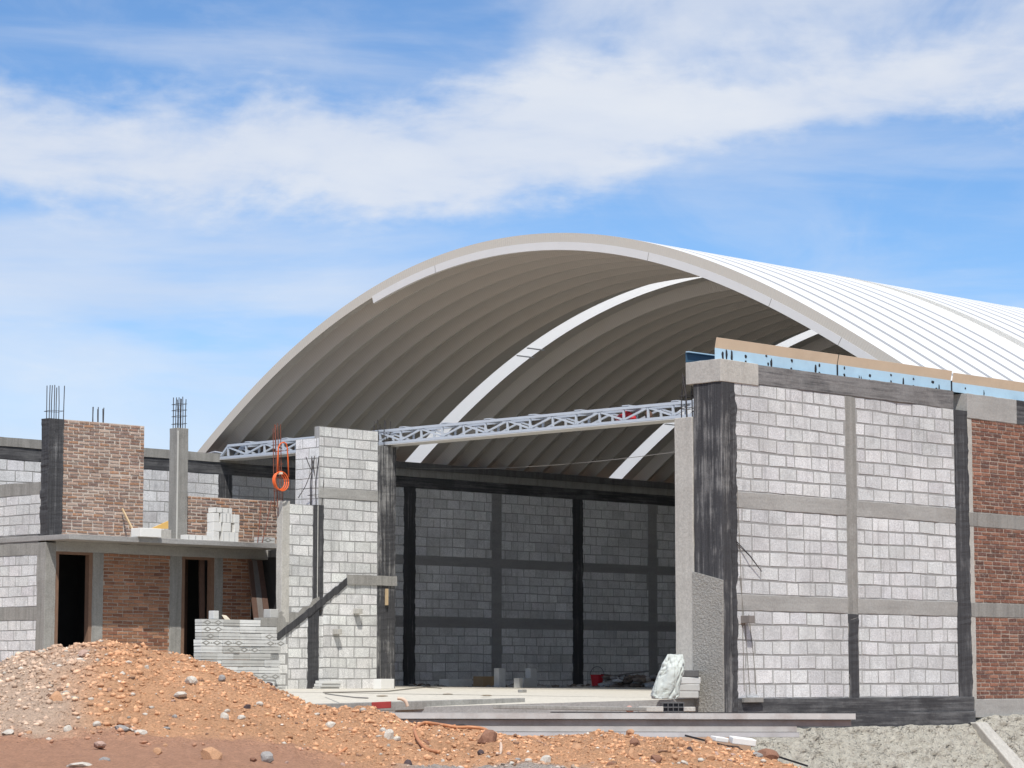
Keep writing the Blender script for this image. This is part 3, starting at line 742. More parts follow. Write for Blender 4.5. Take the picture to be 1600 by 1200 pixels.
bar('column', M['conc_bk2'], tw, XY(482, TY), XY(499, TY), TY - .014, TY + .2, b0, 1.3, j=.008, label='black streaked column foot below the stringer')
b = MB(); b.box(xc0 + .10, xc0 + .115, TY - .017, TY - .01, Z(1.4), Z(3.25)); b.build('white_line', M['line_lit_edge'], tw)
xe = XY(440, TY)
ecol = bar('end_column', M['conc_lt'], tw, xe, xL, TY - .02, TY + .14, -.5 + 1.5, 3.3, j=.006, label='bare pale concrete column at the low left end')
# flank wall running back from the tower
ft = on_x(462, 687, xt); 
masonry('block_panel', tw, (xt + .002, ft.y, Z(3.0)), (0, -1, 0), MX, ft.y - TY - .002, ft.z - Z(3.0), .408, .2, .012, BM_, (.8, .795, .79), .03)  # stronger sunlight on this side put into the paler block tone
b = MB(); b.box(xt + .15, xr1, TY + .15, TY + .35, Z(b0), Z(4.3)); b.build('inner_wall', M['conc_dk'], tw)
# diagonal stringer
sp = [on_y(px, py, TY) for px, py in ((426, 1001), (470, 966), (506, 938), (541, 909))]
b = MB()
for k in range(3):
    n_s = 6
    for q in range(n_s):
        a_, c_ = sp[k].lerp(sp[k + 1], q / n_s), sp[k].lerp(sp[k + 1], (q + 1) / n_s + .02)
        dz = random.uniform(-.012, .012); b.hexa([(a_.x, TY - .03, a_.z - .075 + dz), (c_.x, TY - .03, c_.z - .075 + dz), (c_.x, TY + .1, c_.z - .075), (a_.x, TY + .1, a_.z - .075),
                                                  (a_.x, TY - .03 + dz * .3, a_.z + .075 + dz), (c_.x, TY - .03, c_.z + .075 + dz), (c_.x, TY + .1, c_.z + .075), (a_.x, TY + .1, a_.z + .075)])
b.build('stair_stringer', M['conc_tar'], tw)
l0, l1 = on_y(541, 905, TY), on_y(616, 910, TY)
b = MB(); b.rough(l0.x, xr1 + .02, TY - .032, TY + .1, l0.z - .1, l0.z + .09, 0, .12, .012); b.build('landing_edge', M['conc'], tw)
b = MB(); b.box(XY(428, TY), XY(468, TY), TY - .045, TY + .1, Z(.98), Z(1.3)); 
b = MB()
pA = [on_y(px, py, TY - .02) for px, py in ((431, 1001), (431, 958), (440, 955), (447, 959), (456, 956), (466, 957), (474, 948), (484, 946), (489, 936), (499, 932), (500, 946), (470, 970))]
i0 = len(b.v); b.v += [tuple(p) for p in pA]; b.face(list(range(len(pA)))[::-1]); b.build('mortar_smear', M['conc'], tw)
masonry('block_panel', tw, (XY(499.5, TY), TY - .003, Z(b0)), XD, MY, .12, 1.4, .408, .2, .019, BM_, TT, .07)
for (px, py, dx, dy) in ((555, 955, .07, .06), (523, 987, .07, .06)):
    p = on_y(px, py, TY); b = MB(); b.box(p.x - .06, p.x + .06, TY - .15, TY + .02, p.z - .05, p.z + .05); b.build('block_stub', M['conc_lt'], tw, bevel=.006)
p = on_y(601, 932, TY); b = MB(); b.box(p.x - .02, p.x + .035, TY - .07, TY - .03, p.z - .17, p.z + .15); b.build('wood_strip', M['wood'], tw)
bars(tcol, (xr0 + xr1) / 2, TY + .14, Z(4.48), Z(5.0), 6, .36, .2, M['rebar'], .009, ties=(Z(4.62), Z(4.78)))
bars(mcol, (xt + xc1) / 2 - .08, TY + .06, Z(3.2), Z(4.2), 6, .3, .1, M['rebar'], .009, ties=(Z(3.45),), jit=.09)
bars(ecol, xe + .05, TY + .15, Z(3.0), Z(4.75), 5, .1, .12, M['rust'], .009, ties=(Z(3.5), Z(3.75), Z(4.0), Z(4.25)), lean=(-.08, 0), jit=.04)
b = MB(); pts = [on_y(px, py, TY - .05) for px, py in ((466, 778), (477, 760), (487, 736), (481, 722), (478, 714))]; b.tube(pts, .009, 5); b.build('rebar', M['rebar'], tw)

# orange conduit coil hung on the bars
cc = thing('conduit_coil', 'coil of bright orange conduit hanging from rusty bars by the stair tower', 'conduit coil', on_y(437, 752, TY - .05))
c0 = on_y(435.5, 752, TY - .06)
for k in range(3):
    b = MB(); pts = []
    for q in range(33):
        a_ = 2 * math.pi * q / 32; r = .145 + .012 * k; pts.append(c0 + Vector((r * math.cos(a_) * 1.0 + .012 * k, -.03 * k + .02 * math.sin(a_), r * 1.08 * math.sin(a_))))
    b.tube(pts, .012, 7); b.build('coil_loop', M['orange'], cc, smooth=True)
pts = [on_y(px, py, TY - .06) for px, py in ((434, 738), (434, 715), (435, 699), (438, 693), (443, 691), (447, 693), (449, 701), (450, 720), (451, 745))]
b = MB(); b.tube(pts, .013, 7); b.build('loose_end', M['orange'], cc, smooth=True)
b = MB(); b.box(c0.x - .03, c0.x + .02, c0.y - .09, c0.y + .02, c0.z + .13, c0.z + .17); b.build('tape', M['pale'], cc)

# ================================================================== BRICK ANNEX
AY, AX = 40.8, 29.25
an = thing('brick_annex', 'unfinished two storey brick annex with two dark doorways and a concrete floor slab', 'annex building', (31.5, AY, Z(-.35)))
g0 = -.5
masonry('block_panel', an, (AX, 43.0, Z(g0)), (0, -1, 0), MX, 43.0 - AY - .25, 1.05 - g0, .41, .2, .014, BM_, (.74, .735, .72), .04)
masonry('block_panel', an, (AX, 43.0, Z(1.3)), (0, -1, 0), MX, 43.0 - AY - .25, 2.28 - 1.3, .41, .2, .014, BM_, (.74, .735, .72), .04)
masonry('block_panel', an, (AX, 43.0, Z(2.66)), (0, -1, 0), MX, 43.0 - AY - .2, 3.42 - 2.66, .41, .2, .014, BM_, (.74, .735, .72), .04)
b = MB(); b.rough(AX - .01, AX + .15, AY + .2, 43, Z(3.42), Z(3.66), 1, .2, .012); b.build('tie_beam', M['conc'], an)
b = MB(); b.rough(AX - .008, AX + .15, AY + .25, 43, Z(1.05), Z(1.3), 1, .2, .008); b.build('tie_beam', M['conc'], an)
b = MB(); b.rough(AX - .012, AX + .15, AY + .25, 43, Z(2.28), Z(2.52), 1, .2, .01); b.build('tie_beam', M['conc'], an)
b = MB(); b.rough(AX - .016, AX + .15, AY + .25, 43, Z(2.52), Z(2.66), 1, .2, .01); b.build('tie_beam', M['conc_bh'], an)
def xa(px): return XY(px, AY)
bar('column', M['conc'], an, AX - .02, xa(88), AY - .02, AY + .25, g0, 2.5, j=.008, label='streaked concrete corner column')
ucol = bar('column', M['conc_bk2'], an, AX + .0, xa(96.5), AY - .02, AY + .22, 2.62, 4.85, j=.006, label='tall upper corner column coated black')
bar('column', M['conc'], an, xa(146), xa(163), AY - .012, AY + .2, g0, 2.34, j=.006)
bar('column', M['conc'], an, xa(267), xa(285), AY - .012, AY + .2, g0, 2.34, j=.006)
bar('column', M['conc'], an, xa(336), xa(349), AY - .012, AY + .2, g0, 2.34, j=.006)
bar('lintel_beam', M['conc_h'], an, xa(88), xa(440), AY - .015, AY + .25, 2.34, 2.53, 0, .008)
LOWB = [(.32, .155, .09), (.37, .18, .105), (.26, .12, .075), (.40, .21, .125)]
LB = [M['brick_low'], M['mortar_red']]
masonry('brick_panel', an, (xa(163), AY, Z(g0)), XD, MY, xa(267) - xa(163), 2.34 - g0, .245, .0675, .012, LB, (.25, .12, .08), .1, palette=LOWB, lip=.006)
masonry('brick_panel', an, (xa(349), AY, Z(g0)), XD, MY, xa(394) - xa(349), 2.34 - g0, .245, .0675, .012, LB, (.25, .12, .08), .1, palette=LOWB, lip=.006)
UPB = [(.40, .26, .19), (.44, .30, .23), (.33, .20, .15), (.48, .36, .29), (.42, .23, .14), (.29, .19, .155)]
UB = [M['brick'], M['mortar_brick']]
upan = masonry('brick_panel', an, (xa(96.5), AY, Z(2.63)), XD, MY, xa(223.5) - xa(96.5), 4.85 - 2.63, .245, .066, .02, UB, (.3, .2, .16), .12, palette=UPB, thick=.18, lip=.007)
masonry('brick_panel', an, (xa(292), AY, Z(2.63)), XD, MY, 34.95 - xa(292), 3.54 - 2.63, .245, .066, .02, UB, (.26, .17, .14), .14, palette=UPB[:3] + UPB[4:], thick=.18, lip=.007)
PYf = AY - .14
fpost = bar('post', M['conc'], an, XY(275.5, PYf), XY(293, PYf), PYf, PYf + .25, 2.63, 4.86, j=.004, label='free standing concrete post with bars sprouting from its top')
b = MB(); b.box(XY(275.5, PYf) - .004, XY(275.5, PYf) + .03, PYf - .008, PYf - .002, Z(2.66), Z(4.8)); b.build('lit_edge_line', M['line_lit_edge'], fpost)  # sunlit corner edge of the post put in as a pale strip
# floor slab with its raised lip
s0 = on_h(108, 834, 2.63); SX, SY = s0.x, s0.y
b = MB(); b.rough(SX, 34.6, SY, 43.0, Z(2.53), Z(2.63), 0, .25, .007); o = b.build('floor_slab', M['slab'], an, bevel=.008)
# door frames and the dark rooms behind
def frame(x0, x1, h1):
    for (a_, c_) in ((x0, x0 + .08), (x1 - .08, x1)):
        b = MB(); b.box(a_, c_, AY - .005, AY + .12, Z(g0), Z(h1)); b.build('door_post', M['frame'], an)
    b = MB(); b.box(x0, x1, AY - .004, AY + .12, Z(h1), Z(2.34)); b.build('door_head', M['frame'], an)
frame(xa(88), xa(146), 2.29); frame(xa(285), xa(336), 2.29)
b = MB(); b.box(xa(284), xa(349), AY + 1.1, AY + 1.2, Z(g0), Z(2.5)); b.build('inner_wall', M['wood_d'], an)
b = MB(); b.box(AX + .2, 34.8, AY + 1.9, AY + 2.0, Z(g0), Z(2.53)); b.build('inner_wall', M['room_shade'], an)
b = MB(); b.box(xa(215), xa(217), AY + .2, AY + 1.9, Z(g0), Z(2.53)); b.build('inner_wall', M['room_shade'], an)
b = MB(); b.box(34.7, 34.8, AY - 2.5, AY + 1.9, Z(g0), Z(2.53)); b.build('inner_wall', M['room_shade'], an)
# rebar
bars(ucol, (AX + xa(96.5)) / 2 + .02, AY + .1, Z(4.83), Z(5.5), 7, .3, .16, M['rebar'], .009, ties=(Z(5.0),), jit=.01)
bars(upan, xa(155), AY + .09, Z(4.83), Z(5.16), 6, .28, .1, M['rebar'], .009, jit=.01)
bars(fpost, (XY(275.5, PYf) + XY(293, PYf)) / 2, PYf + .125, Z(4.84), Z(5.48), 8, .2, .18, M['rebar'], .009, ties=(Z(4.95), Z(5.1), Z(5.22), Z(5.34)), jit=.01)
b = MB()
for (p0, p1) in (((408, 784), (402, 850)), ((424, 782), (409, 850))):
    a_, c_ = on_y(p0[0], p0[1], AY - .5), on_y(p1[0], p1[1], SY + .02); b.tube([a_, a_.lerp(c_, .5) + Vector((.01, 0, 0)), c_], .008, 5)
b.build('loose_wire', M['rust'], an)

# boards leaning in the alcove, each its own
for i, (px0, px1, m_, lab) in enumerate(((395, 404, 'wood_d', 'narrow dark board leaning in the alcove, closest to the brick panel'), (402, 411, 'wood_g', 'grey board leaning in the alcove between two dark boards'), (409, 421, 'wood_d', 'rightmost dark board leaning in the alcove by the stair tower'))):
    p0, p1 = on_y(px0 - 4, 876, AY - .05), on_y(px1 - 2, 978, AY - .45)
    b = MB(); b.beam(p0, p1, .14, .03, (0, 1, 0)); tag(b.build('leaning_board', M[m_], loc=p1), lab, 'board', 'boards leaning in the alcove')
for px, m_ in ((315, 'wood_d'), (329, 'wood_d')):
    p0, p1 = on_y(px, 872, AY + .3), on_y(px + 1, 1020, AY + .25)
    b = MB(); b.beam(p0, p1, .12, .04, (0, 1, 0)); tag(b.build('wood_prop', M[m_], loc=p1), 'upright dark plank standing inside the right doorway' + (', at its left' if px == 315 else ', at its right'), 'plank')

# things on the annex slab
sz = Z(2.634)
def blk(name, px, py_unused, Y, w_, d_, h_, mat, label, cat, z=None, group=None, rotz=0, bev=.008):
    x = XY(px, Y); z = sz if z is None else z
    b = MB(); b.box(-w_ / 2, w_ / 2, -d_ / 2, d_ / 2, 0, h_); o = b.build(name, mat, bevel=bev); o.location = (x, Y, z); o.rotation_euler = (0, 0, rotz)
    return tag(o, label, cat, group)
blk('foam_block', 229, 0, 40.1, .5, .3, .17, M['whiteblk'], 'white foam block on the slab beside the leaning stick', 'foam block')
b = MB(); p0, p1 = on_y(191, 795, AY - .06), on_y(212, 837, 40.2); b.beam(p0, p1, .03, .03); tag(b.build('wooden_stick', M['wood'], loc=p1), 'thin pale stick leaning on the upper brick wall above the slab', 'stick')
b = MB(); q = [on_y(px, py, 40.5) for px, py in ((234, 827), (263, 814), (263, 826))]
i0 = 0; b.v += [tuple(p) for p in q] + [tuple(p + Vector((0, .03, 0))) for p in q]; b.face((0, 1, 2)); b.face((5, 4, 3)); b.face((0, 3, 4, 1)); b.face((1, 4, 5, 2)); b.face((2, 5, 3, 0))
tag(b.build('insulation_offcut', mat_plain('yellow_insulation', (.72, .45, .14), .8, 0, .1, 8), loc=q[0]), 'yellow triangular insulation offcut leaning by the concrete post', 'offcut')
blk('concrete_lump', 250, 0, 40.55, .42, .2, .19, M['conc_lt'], 'grey concrete lump under the yellow offcut beside the post', 'concrete lump')

# hollow filler blocks: two looks
def filler(diamond, L=.5, H=.118, D=.2):
    b = MB()
    b.box(-L / 2 + .002, L / 2 - .002, 0, D, .005, H * .38); b.box(-L / 2 + .012, L / 2 - .012, .01, D, H * .38, H * .46); b.box(-L / 2, L / 2, 0, D, H * .46, H - .002)
    if diamond:
        for cx in ((-.125, .125) if L > .45 else (0,)):
            for (k, mi, yy) in ((1.0, 1, -.003), (.52, 0, -.006)):
                i0 = len(b.v); b.v += [(cx - .1 * k, yy, H / 2), (cx, yy, H / 2 - .044 * k), (cx + .1 * k, yy, H / 2), (cx, yy, H / 2 + .044 * k)]; b.face((i0, i0 + 1, i0 + 2, i0 + 3), mi)
        b.box(-.008, .008, -.003, .0, H * .38, H * .6, 1)
    o = b.build('filler_block', [M['bov'], M['conc']], bevel=0); return o
protos = [filler(True), filler(False), filler(True, .38), filler(False, .38)]
used = [False] * 4
def put_filler(k, loc, rotz, label, group):
    o = protos[k] if not used[k] else copy_tree(protos[k])
    used[k] = True; o.location = loc; o.rotation_euler = (0, 0, rotz); tag(o, label, 'filler block', group); return o
PY_ = 37.15; xs0 = XY(317, PY_); zt = on_y(330, 967, PY_).z
GRP = 'filler blocks stacked in front of the stair tower'
for r in range(13):
    z = zt - .122 * (r + 1); x = xs0 + random.uniform(-.02, .02) - (.02 * (r > 5)); c = 0
    end = XY(404, PY_) if r == 0 else XY(428, PY_)
    while x < end - .12:
        L = random.choice((.5, .5, .38)); dia = random.random() < .36
        L = min(L, .5); k = (0 if dia else 1) + (2 if L < .45 else 0)
        lab = 'pale grey hollow filler block laid in the tall stack by the stair tower'
        put_filler(k, (x + L / 2, PY_ + random.uniform(-.012, .012), z), random.uniform(-.01, .01), lab, GRP)
        x += L + .004
blk('concrete_block', 416.5, 0, 37.3, .4, .2, .16, M['conc'], 'dull grey solid block lying on the right end of the filler stack', 'block', z=zt - .12)
blk('concrete_block', 425, 0, 37.5, .2, .2, .16, M['bov'], 'small pale block on top of the dull grey block by the tower column', 'block', z=zt + .05)
blk('block_offcut', 336, 0, 37.25, .12, .15, .15, M['bov'], 'small upright block offcut on top of the filler stack', 'block offcut', z=zt)
b = MB(); q = on_y(352, 966, 37.2); b.v += [(q.x - .1, q.y - .02, q.z + .06), (q.x - .02, q.y - .03, q.z - .04), (q.x + .15, q.y, q.z - .045), (q.x + .06, q.y + .05, q.z + .055)]; b.face((0, 1, 2, 3))
o = b.build('paper_scrap', M['pale'], loc=q); s_ = o.modifiers.new('s', 'SOLIDIFY'); s_.thickness = .004; tag(o, 'cream paper scrap curling on top of the filler block stack', 'paper')
# stack on the slab
YB = 40.25
GS = 'white filler blocks stacked on the annex slab'
for (px, k, z_, rz, lab) in ((338.5, 1, 0, 1.2, 'lower left'), (356, 1, 0, .0, 'lower right')):
    pass
def white_blk(px, z, w_, h_, d_, lab, dia=False):
    x = XY(px, YB); b = MB(); b.box(-w_ / 2, w_ / 2, -d_ / 2, d_ / 2, 0, h_ - .004)
    for k in range(3): 
        if w_ > .25: b.box(-w_ / 2 + .03 + k * w_ / 3, -w_ / 2 + .06 + k * w_ / 3, -d_ / 2 - .003, -d_ / 2, .01, h_ - .014, 1)
    o = b.build('filler_block', [M['whiteblk'], M['bov']], bevel=.006); o.location = (x, YB, z); o.rotation_euler = (0, 0, random.uniform(-.06, .06)); tag(o, lab, 'filler block', GS)
white_blk(333, sz, .16, .19, .2, 'narrow white block at the foot of the slab stack, left column')
white_blk(355, sz, .42, .19, .2, 'wide white block at the foot of the slab stack, right side')
white_blk(335, sz + .19, .2, .18, .2, 'white block in the middle layer of the slab stack, left')
white_blk(350, sz + .19, .2, .18, .2, 'white block with grooves in the middle layer of the slab stack')
white_blk(365.5, sz + .19, .12, .18, .2, 'narrow white block in the middle layer of the slab stack, right')
white_blk(333, sz + .37, .14, .18, .2, 'narrow white block in the third layer of the slab stack, left')
white_blk(349, sz + .37, .28, .19, .2, 'wide white block in the third layer of the slab stack')
white_blk(365, sz + .37, .14, .17, .2, 'white block in the third layer of the slab stack, right')
white_blk(344, sz + .56, .44, .1, .2, 'flat white block lying on top of the slab stack')
white_blk(303.5, sz, .5, .1, .2, 'flat white block lying on the slab right of the concrete post')
put_filler(2, (XY(419, 40.1), 40.1, sz), 0, 'filler block with diamond hole at the right end of the annex slab', GS)
protos[2].location = protos[2].location

# ================================================================== YARD AND HALL CLUTTER
def floor_pt(px, py):
    """the spot on the (gently sloping) floor seen at that bearing"""
    d = ray(px, py); lo, hi = 20, 64
    best = None
    for k in range(600):
        D = lo + (hi - lo) * k / 599; p = on_d(px, py, D); e = p.z - fl(p.y)
        if best is None or abs(e) < best[0]: best = (abs(e), p)
    p = best[1]; p.z = fl(p.y); return p
def fbox(name, px, D, w_, d_, h_, mat, label, cat, group=None, rotz=0, dz=0, bev=.006):
    p = on_d(px, 1000, D); b = MB(); b.box(-w_ / 2, w_ / 2, -d_ / 2, d_ / 2, 0, h_); o = b.build(name, mat, bevel=bev)
    o.location = (p.x, p.y, fl(p.y) + dz); o.rotation_euler = (0, 0, rotz); return tag(o, label, cat, group)
GB = 'loose pale blocks on the hall floor'
fbox('loose_block', 781, 55, .2, .15, .4, M['bov'], 'tall pale block standing upright on the hall floor at left', 'block', GB)
fbox('loose_block', 830, 55, .2, .15, .4, M['bov'], 'tall pale block standing upright behind a low block on the hall floor', 'block', GB)
fbox('loose_block', 810, 54, .12, .15, .2, M['bov'], 'small low pale block on the floor between the two upright blocks', 'block', GB)
fbox('loose_block', 820, 54.4, .2, .15, .2, M['bov'], 'pale block lying low in front of the right upright block', 'block', GB)
fbox('loose_block', 712, 57, .7, .3, .16, M['bov'], 'long low pale slab lying in the shade at the left of the hall', 'block', GB)
fbox('cardboard_box', 756, 57, .35, .3, .22, M['card'], 'brown cardboard box on the shaded hall floor', 'box')
p = on_y(599, 1070, TY - .4)
fbox('loose_block', 600, 50.6, .38, .2, .19, M['whiteblk'], 'white block sitting in the sun at the foot of the black tower column', 'block', rotz=.08)
for k in range(3):
    fbox('flat_block', 510 + 2 * k, 50.2 , .5, .2, .055, M['bov'], ('lowest', 'middle', 'top')[k] + ' flat block of the low pile against the stair tower', 'flat block', 'flat blocks at the foot of the tower', dz=.06 * k - .02)
# bucket
bk = thing('bucket', 'red plastic bucket with a raised handle on the hall floor', 'bucket', Vector((0, 0, 0)))
p = on_d(933, 1050, 57.5); bk.location = (p.x, p.y, fl(p.y)); bk['_w'] = (0, 0, 0)
b = MB(); seg = 20; prof_b = [(.11, 0), (.145, .25), (.155, .25), (.155, .265), (.138, .265), (.1, .02)]
for (r, z) in prof_b:
    for k in range(seg): b.v.append((r * math.cos(2 * math.pi * k / seg), r * math.sin(2 * math.pi * k / seg), z))
for i in range(len(prof_b) - 1):
    for k in range(seg): b.face((i * seg + k, i * seg + (k + 1) % seg, (i + 1) * seg + (k + 1) % seg, (i + 1) * seg + k))
b.face(list(range(seg))[::-1]); b.face([5 * seg + k for k in range(seg)])
b.build('pail', M['redp'], bk, smooth=False)
b = MB(); b.tube([(.15 * math.cos(a_) * SA, -.15 * math.cos(a_) * CA, .25 + .19 * math.sin(a_)) for a_ in np.linspace(0, math.pi, 13)], .006, 5); b.build('handle', M['rebar'], bk)
# rubble and scrap planks at the back of the hall
for k, (px, D, L, rz, m_, lab) in enumerate(((975, 58, 1.1, .3, 'wood_g', 'grey plank on top of the scrap pile'), (985, 58.4, 1.3, -.2, 'wood_d', 'dark plank in the middle of the scrap pile'), (1000, 57.6, 1.0, .1, 'wood_d', 'dark short plank at the front of the scrap pile'), (960, 58.8, .9, -.5, 'wood_g', 'grey plank at the left of the scrap pile'), (1010, 58.5, 1.2, .5, 'wood_d', 'tilted dark plank at the right of the scrap pile'))):
    p = on_d(px, 1050, D); b = MB(); z = fl(p.y) + .05 + .055 * (4 - k)
    d = Vector((SA, -CA, 0)) * L / 2; d.rotate(Matrix.Rotation(rz, 3, 'Z')); dz = Vector((0, 0, .09 * math.sin(rz * 3)))
    b.beam(p * 0 + Vector((p.x, p.y, z)) - d - dz, Vector((p.x, p.y, z)) + d + dz, .18, .03); tag(b.build('scrap_plank', M[m_], loc=(p.x, p.y, z)), lab, 'plank', 'planks in the scrap pile')
b = MB(); bi = ico(1)
for k in range(420):
    px = random.uniform(640, 1040) if random.random() < .45 else random.gauss(985, 28); D = random.uniform(56.2, 59.5); p = on_d(px, 1050, D)
    if p.y > 42.8: continue
    s_ = random.uniform(.02, .07) * (1.7 if 945 < px < 1035 else 1); i0 = len(b.v); zz = fl(p.y) + random.uniform(0, .22 if 945 < px < 1035 else .02)
    sx, sy, sz_ = s_ * random.uniform(.8, 2.2), s_ * random.uniform(.8, 1.6), s_ * random.uniform(.4, .9)
    for v in bi[0]: b.v.append((p.x + v[0] * sx * random.uniform(.8, 1.2), p.y + v[1] * sy, zz + v[2] * sz_))
    c = random.choice(((.3, .28, .26), (.2, .16, .13), (.4, .39, .37), (.13, .1, .08)))
    for f in bi[1]: b.face([i0 + q for q in f], 0, c)
tag(b.build('floor_rubble', M['peb']), 'broken rubble and scraps strewn along the back of the hall floor', 'rubble', kind='stuff')

# sack, block pile and crate by the jamb
p = on_d(1041, 1060, 37.2); sz0 = fl(24.9) 
b = MB(); rings = 60; seg = 90; q0 = None
sk_o = Vector((p.x, p.y, sz0)); axR = Vector((SA, -CA, 0)); axD = Vector((CA, SA, 0))
for i in range(rings + 1):
    tt = i / rings; z = .62 * tt
    hw = (.2 - .03 * tt) * (1 - .3 * max(0, tt - .8) / .2) * (1.0 if tt > .04 else .9); hd = .13 * (1 - .7 * max(0, tt - .72) / .28)
    lean_ = .15 * tt
    for k in range(seg):
        a_ = 2 * math.pi * k / seg; c, s = math.cos(a_), math.sin(a_)
        c = math.copysign(abs(c) ** .7, c); s = math.copysign(abs(s) ** .7, s)
        q = axR * (hw * c * (1.0 - .1 * tt) + lean_ - .02) + axD * (hd * s)
        wp = Vector((c * 1.3 + 7, s * 1.3, tt * 2.2)); wq = wp + Vector((noise.noise(wp * 1.1), noise.noise(wp * 1.1 + Vector((9, 0, 0))), noise.noise(wp * 1.1 + Vector((0, 7, 0))))) * .7
        cr_ = lambda v: max(0, 1 - abs(noise.noise(v)) * 4.5) ** 2
        n_ = .035 * noise.noise(wp * .9) - .026 * cr_(wq) - .014 * cr_(wq * 2.1 + Vector((3, 1, 2)))
        q += (axR * c + axD * s) * n_
        b.v.append(tuple(sk_o + q + Vector((0, 0, z + n_ * .3))))
for i in range(rings):
    for k in range(seg): b.face((i * seg + k, i * seg + (k + 1) % seg, (i + 1) * seg + (k + 1) % seg, (i + 1) * seg + k))
b.face(list(range(seg))[::-1]); b.face([rings * seg + k for k in range(seg)])
tag(b.build('woven_sack', M['sack'], loc=sk_o, smooth=True), 'crumpled white woven sack standing against the block pile by the jamb', 'sack')
GJ = 'blocks piled beside the door jamb'
for k in range(4):
    p = on_d(1071 + random.uniform(-2, 2), 1060, 37.75); b = MB(); b.box(-.19, .19, -.1, .1, 0, .098)
    o = b.build('piled_block', M['bov'] if k < 3 else M['conc_dk'], bevel=.012); o.location = (p.x, p.y, sz0 + .1 * k + .002); o.rotation_euler = (0, 0, A - math.pi / 2 + random.uniform(-.06, .06))
    tag(o, ('bottom', 'second', 'third', 'dark topmost')[k] + ' block of the short pile beside the door jamb', 'block', GJ)
cr = thing('plastic_crate', 'black slatted plastic crate set on the ground below the slab by the sack', 'crate', Vector((0, 0, 0)))
p = on_d(1050, 1100, 36.2); cr.location = (p.x, p.y, Z(-.56)); cr['_w'] = (0, 0, 0); cr.rotation_euler = (0, 0, A - math.pi / 2 + .1)
b = MB(); b.box(-.15, .15, -.1, .1, 0, .02); b.box(-.13, .13, -.08, .08, .02, .19)
b.build('tub', M['crate'], cr)
for k in range(4):
    b = MB(); b.box(-.155, .155, -.105, .105, .005 + k * .06, .022 + k * .06); b.build('slat', mat_plain('grey_plastic_rim', (.1, .1, .1), .4, 0, .1, 10) if k == 0 else bpy.data.materials['grey_plastic_rim'], cr)
for k in range(5):
    b = MB(); b.box(-.15 + k * .072, -.138 + k * .072, -.11, .11, 0, .2); b.build('rib', bpy.data.materials['grey_plastic_rim'], cr)
def slabpiece(name, px0, px1, py, D, h_, mat, label, cat, z=None):
    p0, p1 = on_d(px0, py, D), on_d(px1, py, D); b = MB(); b.beam(p0, p1, .16, h_)
    return tag(b.build(name, mat, loc=(p0 + p1) / 2, bevel=.006), label, cat)
slabpiece('stone_slab', 998, 1036, 1108, 35.3, .07, M['conc_lt'], 'pale broken slab strip lying below the floor edge left of the crate', 'slab piece')
slabpiece('stone_slab', 1068, 1086, 1108, 35.6, .06, M['conc_lt'], 'small pale slab strip lying right of the black crate', 'slab piece')
lump('pink_stone', M['peb'], on_d(984, 1108, 35.2), (.06, .05, .05), 9, 'small pinkish stone in front of the floor slab edge', 'stone', sub=2, col=(.5, .3, .25))
# concrete joists lying on the apron
for (x0, y0, x1, y1, D0, D1, w_, h_, m_, lab) in ((455, 1106, 815, 1093, 35.0, 37.6, .16, .12, 'conc', 'long pale concrete joist lying on the sunlit apron'),
                                                  (770, 1102, 1010, 1104, 34.6, 34.6, .1, .05, 'conc', 'thin grey joist end lying behind the steel channels')):
    a_, c_ = on_d(x0, y0 + 2, D0), on_d(x1, y1 + 4, D1)
    b = MB(); b.beam(a_, c_, w_, h_); tag(b.build('concrete_joist', M[m_], loc=a_, bevel=.008), lab, 'joist')
a_, c_ = on_d(581, 1102.5, 33.8), on_d(611, 1101, 33.8); b = MB(); b.beam(a_, c_, .12, .085); tag(b.build('red_board', M['red'], loc=a_, bevel=.006), 'short dark red board lying across the pale joist', 'board')
fbox('stone_chip', 816, 45, .12, .1, .05, M['conc'], 'small grey chip lying on the sunlit slab', 'stone chip')
# cables on the apron
def on_floor_path(pts, r, mat, name, label, cat, lift=.01):
    P_ = [floor_pt(*q) for q in pts]; P_ = [Vector((p.x, p.y, p.z + lift)) for p in P_]; b = MB(); b.tube(P_, r, 5); return tag(b.build(name, mat, loc=P_[0]), label, cat)
on_floor_path([(505, 1083), (560, 1082), (605, 1081), (640, 1077), (665, 1074.5), (690, 1076)], .012, M['cable'], 'floor_cable', 'thin brown cable snaking over the sunlit apron', 'cable')
on_floor_path([(508, 1085), (530, 1088), (555, 1091), (575, 1092)], .01, M['cable'], 'floor_cable', 'short thin cable lying on the apron near the low block pile', 'cable')
for px, py in ((598, 1088), (760, 1087), (700, 1085)):
    p = floor_pt(px, py); lump('dirt_clod', M['peb'], (p.x, p.y, p.z + .005), (.09, .07, .012), px, {598: 'flat dark dirt smear on the apron nearest the red board', 760: 'flat dark dirt clod in the middle of the sunlit slab', 700: 'thin dark scrap on the sunlit slab near the cable'}[px], 'dirt clod', sub=2, col=(.3, .25, .19))

